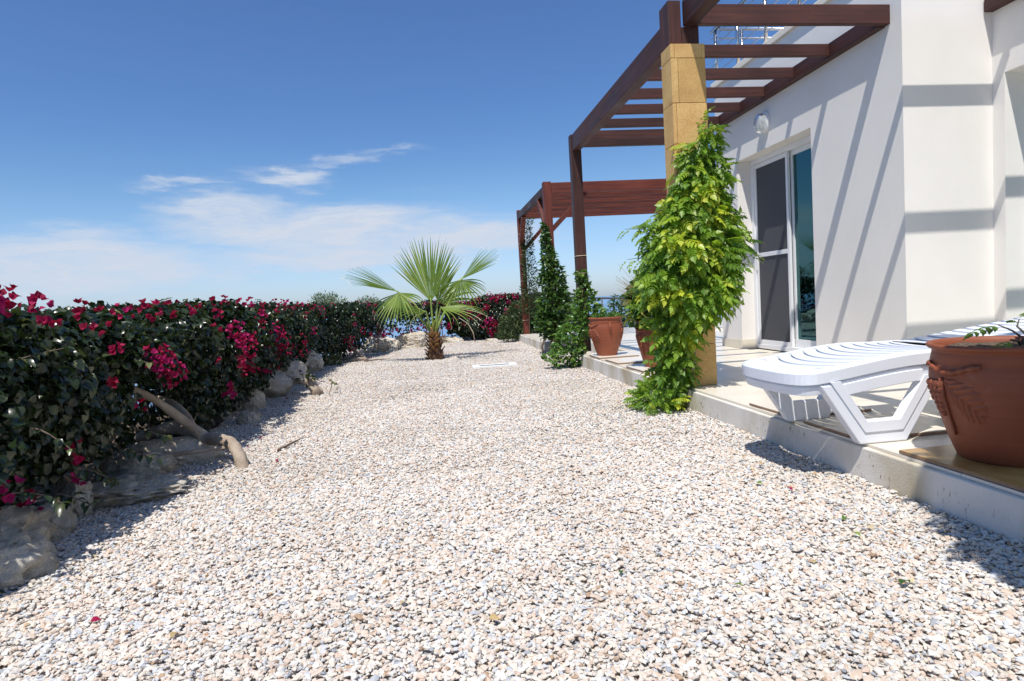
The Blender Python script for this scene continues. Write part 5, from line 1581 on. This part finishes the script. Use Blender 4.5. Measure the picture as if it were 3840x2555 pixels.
cluster('jasmine', 'tall dark green jasmine climbing the middle timber post from a forked pale stem', 'climbing plant',
        [(.22, 1.86, 9.50, .16, .14), (.36, 1.88, 9.5, .27, .20), (.52, 1.88, 9.5, .31, .22), (.68, 1.90, 9.5, .31, .22), (.82, 1.93, 9.52, .25, .19), (.95, 1.92, 9.54, .20, .16), (1.15, 1.92, 9.55, .20, .15), (1.3, 1.90, 9.56, .17, .12), (1.42, 1.88, 9.57, .12, .09), (1.6, 1.86, 9.58, .07, .05), (1.85, 1.84, 9.58, .045, .03), (2.02, 1.84, 9.58, .02, .02)],
        2700, LT, .075, L_JAS, (1.85, 9.5, 0), stems=[([(1.72, 9.62, -.02), (1.70, 9.6, .12), (1.76, 9.56, .26), (1.86, 9.52, .42), (1.92, 9.55, .9), (1.86, 9.57, 1.6)], [.018, .016, .014, .012, .010, .004]), ([(1.73, 9.62, -.02), (1.82, 9.6, .10), (1.90, 9.55, .24), (1.93, 9.52, .45)], [.013, .012, .010, .008]), ([(1.75, 9.62, -.02), (1.90, 9.6, .08), (1.96, 9.56, .2)], [.008, .006, .004])])
cluster('climbing_plant', 'thin wispy climber twined right up the farthest timber post', 'climbing plant',
        [(.55, 2.02, 12.44, .17, .13), (.8, 2.02, 12.44, .18, .14), (1.1, 2.02, 12.44, .17, .13), (1.35, 2.03, 12.44, .15, .12), (1.6, 2.02, 12.44, .14, .11), (1.85, 2.02, 12.44, .12, .09), (2.1, 2.03, 12.44, .08, .07), (2.35, 2.05, 12.44, .06, .05), (2.49, 2.10, 12.44, .10, .06)],
        2600, LTn, .06, L_FINE, (2.0, 12.4, 0), stems=[([(1.95, 12.42, 0), (2.0, 12.44, 1), (2.03, 12.44, 2.4)], [.010, .007, .003])])
cluster('shrub', 'loose mid green shrub at the foot of the farthest post by the far terrace corner', 'shrub',
        [(.02, 1.66, 12.9, .22, .2), (.15, 1.66, 12.9, .30, .24), (.35, 1.68, 12.9, .32, .26), (.55, 1.75, 12.9, .30, .24), (.72, 1.82, 12.9, .24, .2), (.85, 1.9, 12.9, .16, .12)],
        2000, LTn, .07, L_FINE, (1.7, 12.9, 0), stems=[([(1.66, 12.9, 0), (1.7, 12.9, .4), (1.8, 12.9, .8)], [.011, .008, .003])])
cluster('shrub', 'leafy green shrub filling the bed between the two climbers on posts', 'shrub',
        [(.25, 2.35, 10.9, .18, .2), (.45, 2.35, 10.9, .28, .24), (.7, 2.32, 10.9, .30, .24), (.9, 2.3, 10.9, .22, .2), (1.0, 2.3, 10.9, .10, .1)],
        1100, LT, .07, L_JAS, (2.35, 10.9, 0.17), stems=[([(2.35, 10.9, .16), (2.35, 10.9, .6)], [.011, .006])])
# pot plants
cluster('ground_cover', 'low tufts of small green leaves filling the pot with the curled handle', 'pot plant',
        [(.60, 1.965, 6.86, .165, .165), (.625, 1.965, 6.86, .16, .16), (.66, 1.965, 6.86, .12, .12)], 900, LTn, .034, L_HONEY, (1.965, 6.86, .59), shell=.5)
cluster('pot_shrub', 'bushy variegated shrub with broad yellow edged leaves in the half hidden pot', 'pot plant',
        [(.56, 1.92, 5.44, .15, .13), (.66, 1.98, 5.46, .20, .18), (.76, 2.0, 5.48, .21, .19), (.88, 1.99, 5.48, .19, .17), (.97, 2.0, 5.48, .12, .11)], 560, LTr, .085, L_VARI, (2.0, 5.48, .59), shell=.5,
        stems=[([(2.0, 5.5, .58), (1.96, 5.48, .75), (1.92, 5.46, .92)], [.007, .006, .003]), ([(2.02, 5.5, .58), (2.05, 5.48, .75), (2.06, 5.46, .9)], [.007, .006, .003])])
def dry_grass():
    r = empty('dry_grass', (1.98, 5.5, .58), 'spray of pale dry grass blades leaning out of the half hidden pot', 'dry grass')
    for k in range(34):
        a = rng.normal() * .20; ln = rng.uniform(.28, .50); b = Vector((rng.normal() * .01, rng.normal() * .01, .18))
        d = Vector((-.62 + a, -.25 + rng.normal() * .1, .62 + rng.normal() * .16)).normalized(); mb = MB(); vs = []; p = b
        if k >= 24: d = Vector((-.9, -.2, rng.uniform(.0, .3))).normalized(); ln *= .6
        for i in range(6):
            w = .0028 * (1 - i / 6) + .0004; sd = d.cross(Vector((0, -1, 0))).normalized() * w
            vs += [p - sd, p + sd]; p = p + d * ln / 5; d = (d + Vector((-.02, 0, -.05))).normalized()
        mb.add(vs, [(2 * i, 2 * i + 1, 2 * i + 3, 2 * i + 2) for i in range(5)], rng.random()); mb.build('blade', L_STRAW, r)
dry_grass()
def seedling_pot():
    r = empty('pot_seedling', (2.17, 2.03, .588), 'small young vine with toothed leaves in the big terracotta pot', 'pot plant')
    m = MB(); stems = [[(0, 0, -.02), (.005, 0, .03), (-.02, .02, .06), (-.07, .03, .085)], [(0, 0, -.01), (.02, .0, .04), (.0, .02, .075), (.02, .03, .10)], [(.0, 0, 0), (.04, -.01, .045), (.10, -.03, .06), (.17, -.06, .075)], [(0, 0, 0), (-.03, -.01, .025), (-.07, -.02, .03)]]
    for s in stems:
        m = MB(); m.tube(s, [.006, .005, .0035, .002][:len(s)], 7); m.build('stem', TWIG, r, smooth=True)
    for i, (p, d, s) in enumerate((((-.05, .03, .08), (-1, .15, .10), .62), ((.0, .02, .085), (-.5, -.3, .35), .45), ((.02, .03, .10), (.6, .2, .35), .50), ((.08, -.02, .06), (.7, -.6, .05), .60), ((.15, -.05, .075), (1, -.35, .15), .85), ((-.05, -.02, .03), (-1, -.3, .02), .72), ((.04, 0, .04), (.1, -1, .1), .55), ((.11, -.03, .06), (.3, .8, .2), .5))):
        V, F = CL[i % 3]
        W, G, T = scatter((V, F), np.array([p]), np.array([d], float), np.array([[0, -.3, 1.]]), [s], np.array([.12 + .1 * (i % 3)]))
        np_obj('leaf', W, G, T, L_VINE, r)
seedling_pot()

# ------------------------------------------------------------------ far railing and plants beyond it
def far_railing():
    r = empty('garden_railing', (2.8, 14.9, 0), 'grey tube railing with thin wires along the far edge of the garden, sea behind', 'railing')
    def P(mb, n, m=RAILP): return under(mb.build(n, m, None, smooth=True), r)
    m = MB(); m.tube([(.3, 14.9, .905), (3.46, 14.9, .845), (5.4, 14.9, .725)], .024, 10); P(m, 'handrail')
    for x, zt in ((.75, .89), (2.45, .86), (4.20, .80), (5.3, .73)):
        m = MB(); m.tube([(x, 14.9, -.1), (x, 14.9, zt)], .022, 10); P(m, 'post')
    for z in (.17, .03, -.12, -.27):
        m = MB(); m.tube([(.3, 14.9, .52 + z + .10), (3.5, 14.9, .49 + z), (5.4, 14.9, .40 + z)], .004, 5); P(m, 'wire', STEEL)
far_railing()
cluster('oleander', 'dark narrow leaved plant standing just beyond the far railing', 'shrub',
        [(.05, 4.75, 15.3, .10, .10), (.3, 4.72, 15.3, .22, .2), (.5, 4.72, 15.3, .26, .2), (.7, 4.75, 15.3, .20, .18), (.82, 4.78, 15.3, .08, .08)], 380, LTn, .15, L_JAS, (4.75, 15.3, -.1), stems=[([(4.75, 15.3, -.1), (4.74, 15.3, .6)], [.011, .006])])
def weeds(xa, xb, y, n, label):
    pos = np.stack([rng.uniform(xa, xb, n), y + rng.normal(size=n) * .12, rng.uniform(-.1, .28, n) * rng.random(n)], 1)
    V, F, T = scatter(LTn, pos, rnd_dirs(n, (0, 0, 1.5), .7), rnd_dirs(n, (0, -1, 0)), rng.uniform(.06, .16, n), rng.random(n))
    o = np_obj('undergrowth', V, F, T, L_FINE, None, 'stuff'); tag(o, label, 'undergrowth')
weeds(2.3, 5.4, 15.1, 900, 'low green growth along the foot of the far railing')
weeds(-1.9, -1.5, 10.15, 60, 'sparse grass at the shaded foot of the left hedge')
# stray bougainvillea spray seen over the far railing beside the near post
def spray():
    r = empty('bougainvillea_spray', (3.0, 14.2, .4), 'stray bougainvillea shoot with a few red bracts in front of the far railing', 'shrub')
    m = MB(); m.tube([(-.35, 0, -.2), (-.1, 0, .15), (.25, 0, .42), (.62, 0, .50)], [.012, .009, .006, .003], 6); m.build('stem', TWIG, r, smooth=True)
    k = 150; t = rng.random(k); pos = np.stack([-.35 + t * .9, rng.normal(size=k) * .06, np.interp(t, [0, .4, .75, 1], [.0, .22, .44, .48]) + rng.normal(size=k) * .09], 1)
    V, F, T = scatter(LTr, pos, rnd_dirs(k, (0, 0, -.2)), rnd_dirs(k, (0, -.4, .8)), rng.uniform(.05, .075, k), rng.random(k)); np_obj('foliage', V, F, T, L_BOUG, r, 'stuff')
    o = bracts([((.42, -.05, .46), .05, .8), ((.60, -.05, .52), .03, .4), ((.40, -.05, .37), .05, .7), ((.20, -.05, .18), .05, .6)], 0, 9, .045, L_BRACT, r)
spray()

# ------------------------------------------------------------------ litter on the gravel
def litter():
    fallen = [(-1.02, 4.05, 'thin dark twig lying on the gravel beyond the big bare trunk', [(0, 0, .012), (.05, .12, .02), (.10, .26, .025)], .009),
              (-.93, 10.55, 'curved dark twig lying on the gravel at the foot of the far trunk', [(-.22, -.08, .012), (0, 0, .02), (.20, .02, .015)], .012),
              (1.38, 1.80, 'thin wiry twig curled on the chippings near the kerb', [(-.03, 0, .008), (0, .01, .02), (.05, -.005, .012)], .0015),
              (1.60, 1.86, 'short wiry twig lying on the chippings against the kerb', [(-.04, 0, .01), (0, -.01, .012), (.04, 0, .02)], .0015)]
    for x, y, lab, pts, rd in fallen:
        m = MB(); m.tube(pts, [rd, rd * .8, rd * .3], 6); o = m.build('twig', TWIG, None, smooth=True); o.location = (x, y, 0); tag(o, lab, 'twig')
    spots = [(.52, 1.78, L_HONEY, .1, 'dark green fallen leaf near the middle of the gravel'), (.83, 1.62, L_HONEY, .9, 'bright green fallen leaf lying on the sunlit gravel'), (1.24, 1.52, L_HONEY, .0, 'largest dark green fallen leaf beside the shaded gravel'),
             (1.30, 1.18, L_HONEY, .0, 'dark green leaf in the bottom right corner of the gravel'), (1.43, 2.02, L_HONEY, .6, 'narrow green leaf lying close to the stained kerb'), (1.36, 1.88, L_HONEY, 1., 'pale green leaf lying by the curled wiry twig'),
             (1.43, 2.38, L_BRACT, .8, 'fallen pink bract on the gravel by the kerb'), (1.10, 1.70, L_STRAW, .2, 'dry straw coloured leaf lying on the gravel near the shade'), (.10, 1.62, L_STRAW, .0, 'curled brown leaf lying on the near gravel'),
             (-.75, 1.72, L_STRAW, .0, 'dry brown leaf lying in front of the large boulder'), (1.36, 2.46, L_HONEY, .8, 'small green leaf lying next to the fallen pink bract'), (-.72, 6.9, L_STRAW, .3, 'dry leaf lying on the gravel past the stump'), (-.42, 5.9, L_HUSK, .0, 'small dark speck of leaf on the mid gravel'),
             (.35, 12.9, L_BRACT, .8, 'pink fallen petal by the low white ledge right of the palm'), (.72, 12.6, L_BRACT, .9, 'pink fallen petal in front of the far pink bush')]
    for x, y, mt, t, lab in spots:
        V, F = LT; a = rng.random() * 6.28
        big = .032 if y < 5 else .05
        W, G, T = scatter((V, F), np.zeros((1, 3)), np.array([[math.cos(a), math.sin(a), .15]]), np.array([[rng.normal() * .3, rng.normal() * .3, 1.]]), [big * (1.5 if 'largest' in lab or 'corner' in lab else 1)], np.array([t]))
        o = np_obj('fallen_leaf', W, G, T, mt); o.location = (x, y, .022); tag(o, lab, 'fallen leaf', 'leaves and petals fallen on the gravel')
    n = 260
    y = rng.uniform(1.3, 12, n); hx_ = np.array([hedge_x(v) for v in y]); x = hx_ + .12 + rng.exponential(.28, n)
    k = 60; x[:k] = rng.uniform(1.2, 1.77, k); y[:k] = rng.uniform(1.2, 7, k); x[k:k + 40] = rng.uniform(-.9, 1.5, 40)
    p = np.stack([x, y, np.full(n, .020)], 1)
    V, F, T = scatter(LTr, p, rnd_dirs(n, (0, 0, .05)) * [1, 1, .25], rnd_dirs(n, (0, 0, 2.2)), rng.uniform(.012, .028, n), rng.random(n))
    for nm, mt, lo, hi, lab in (('leaf_litter', L_STRAW, 0, 170, 'scattered bits of dry leaf along the foot of the hedge'), ('petal_litter', L_BRACT, 170, 215, 'scattered fallen crimson petals in the gravel by the hedge'), ('leaf_litter', L_BOUG, 215, 260, 'scattered small dark green leaves fallen by the hedge')):
        ff = F[lo * 8:hi * 8]; o = np_obj(nm, V, ff, T[lo * 8:hi * 8], mt, None, 'stuff'); tag(o, lab, 'leaf litter')
litter()
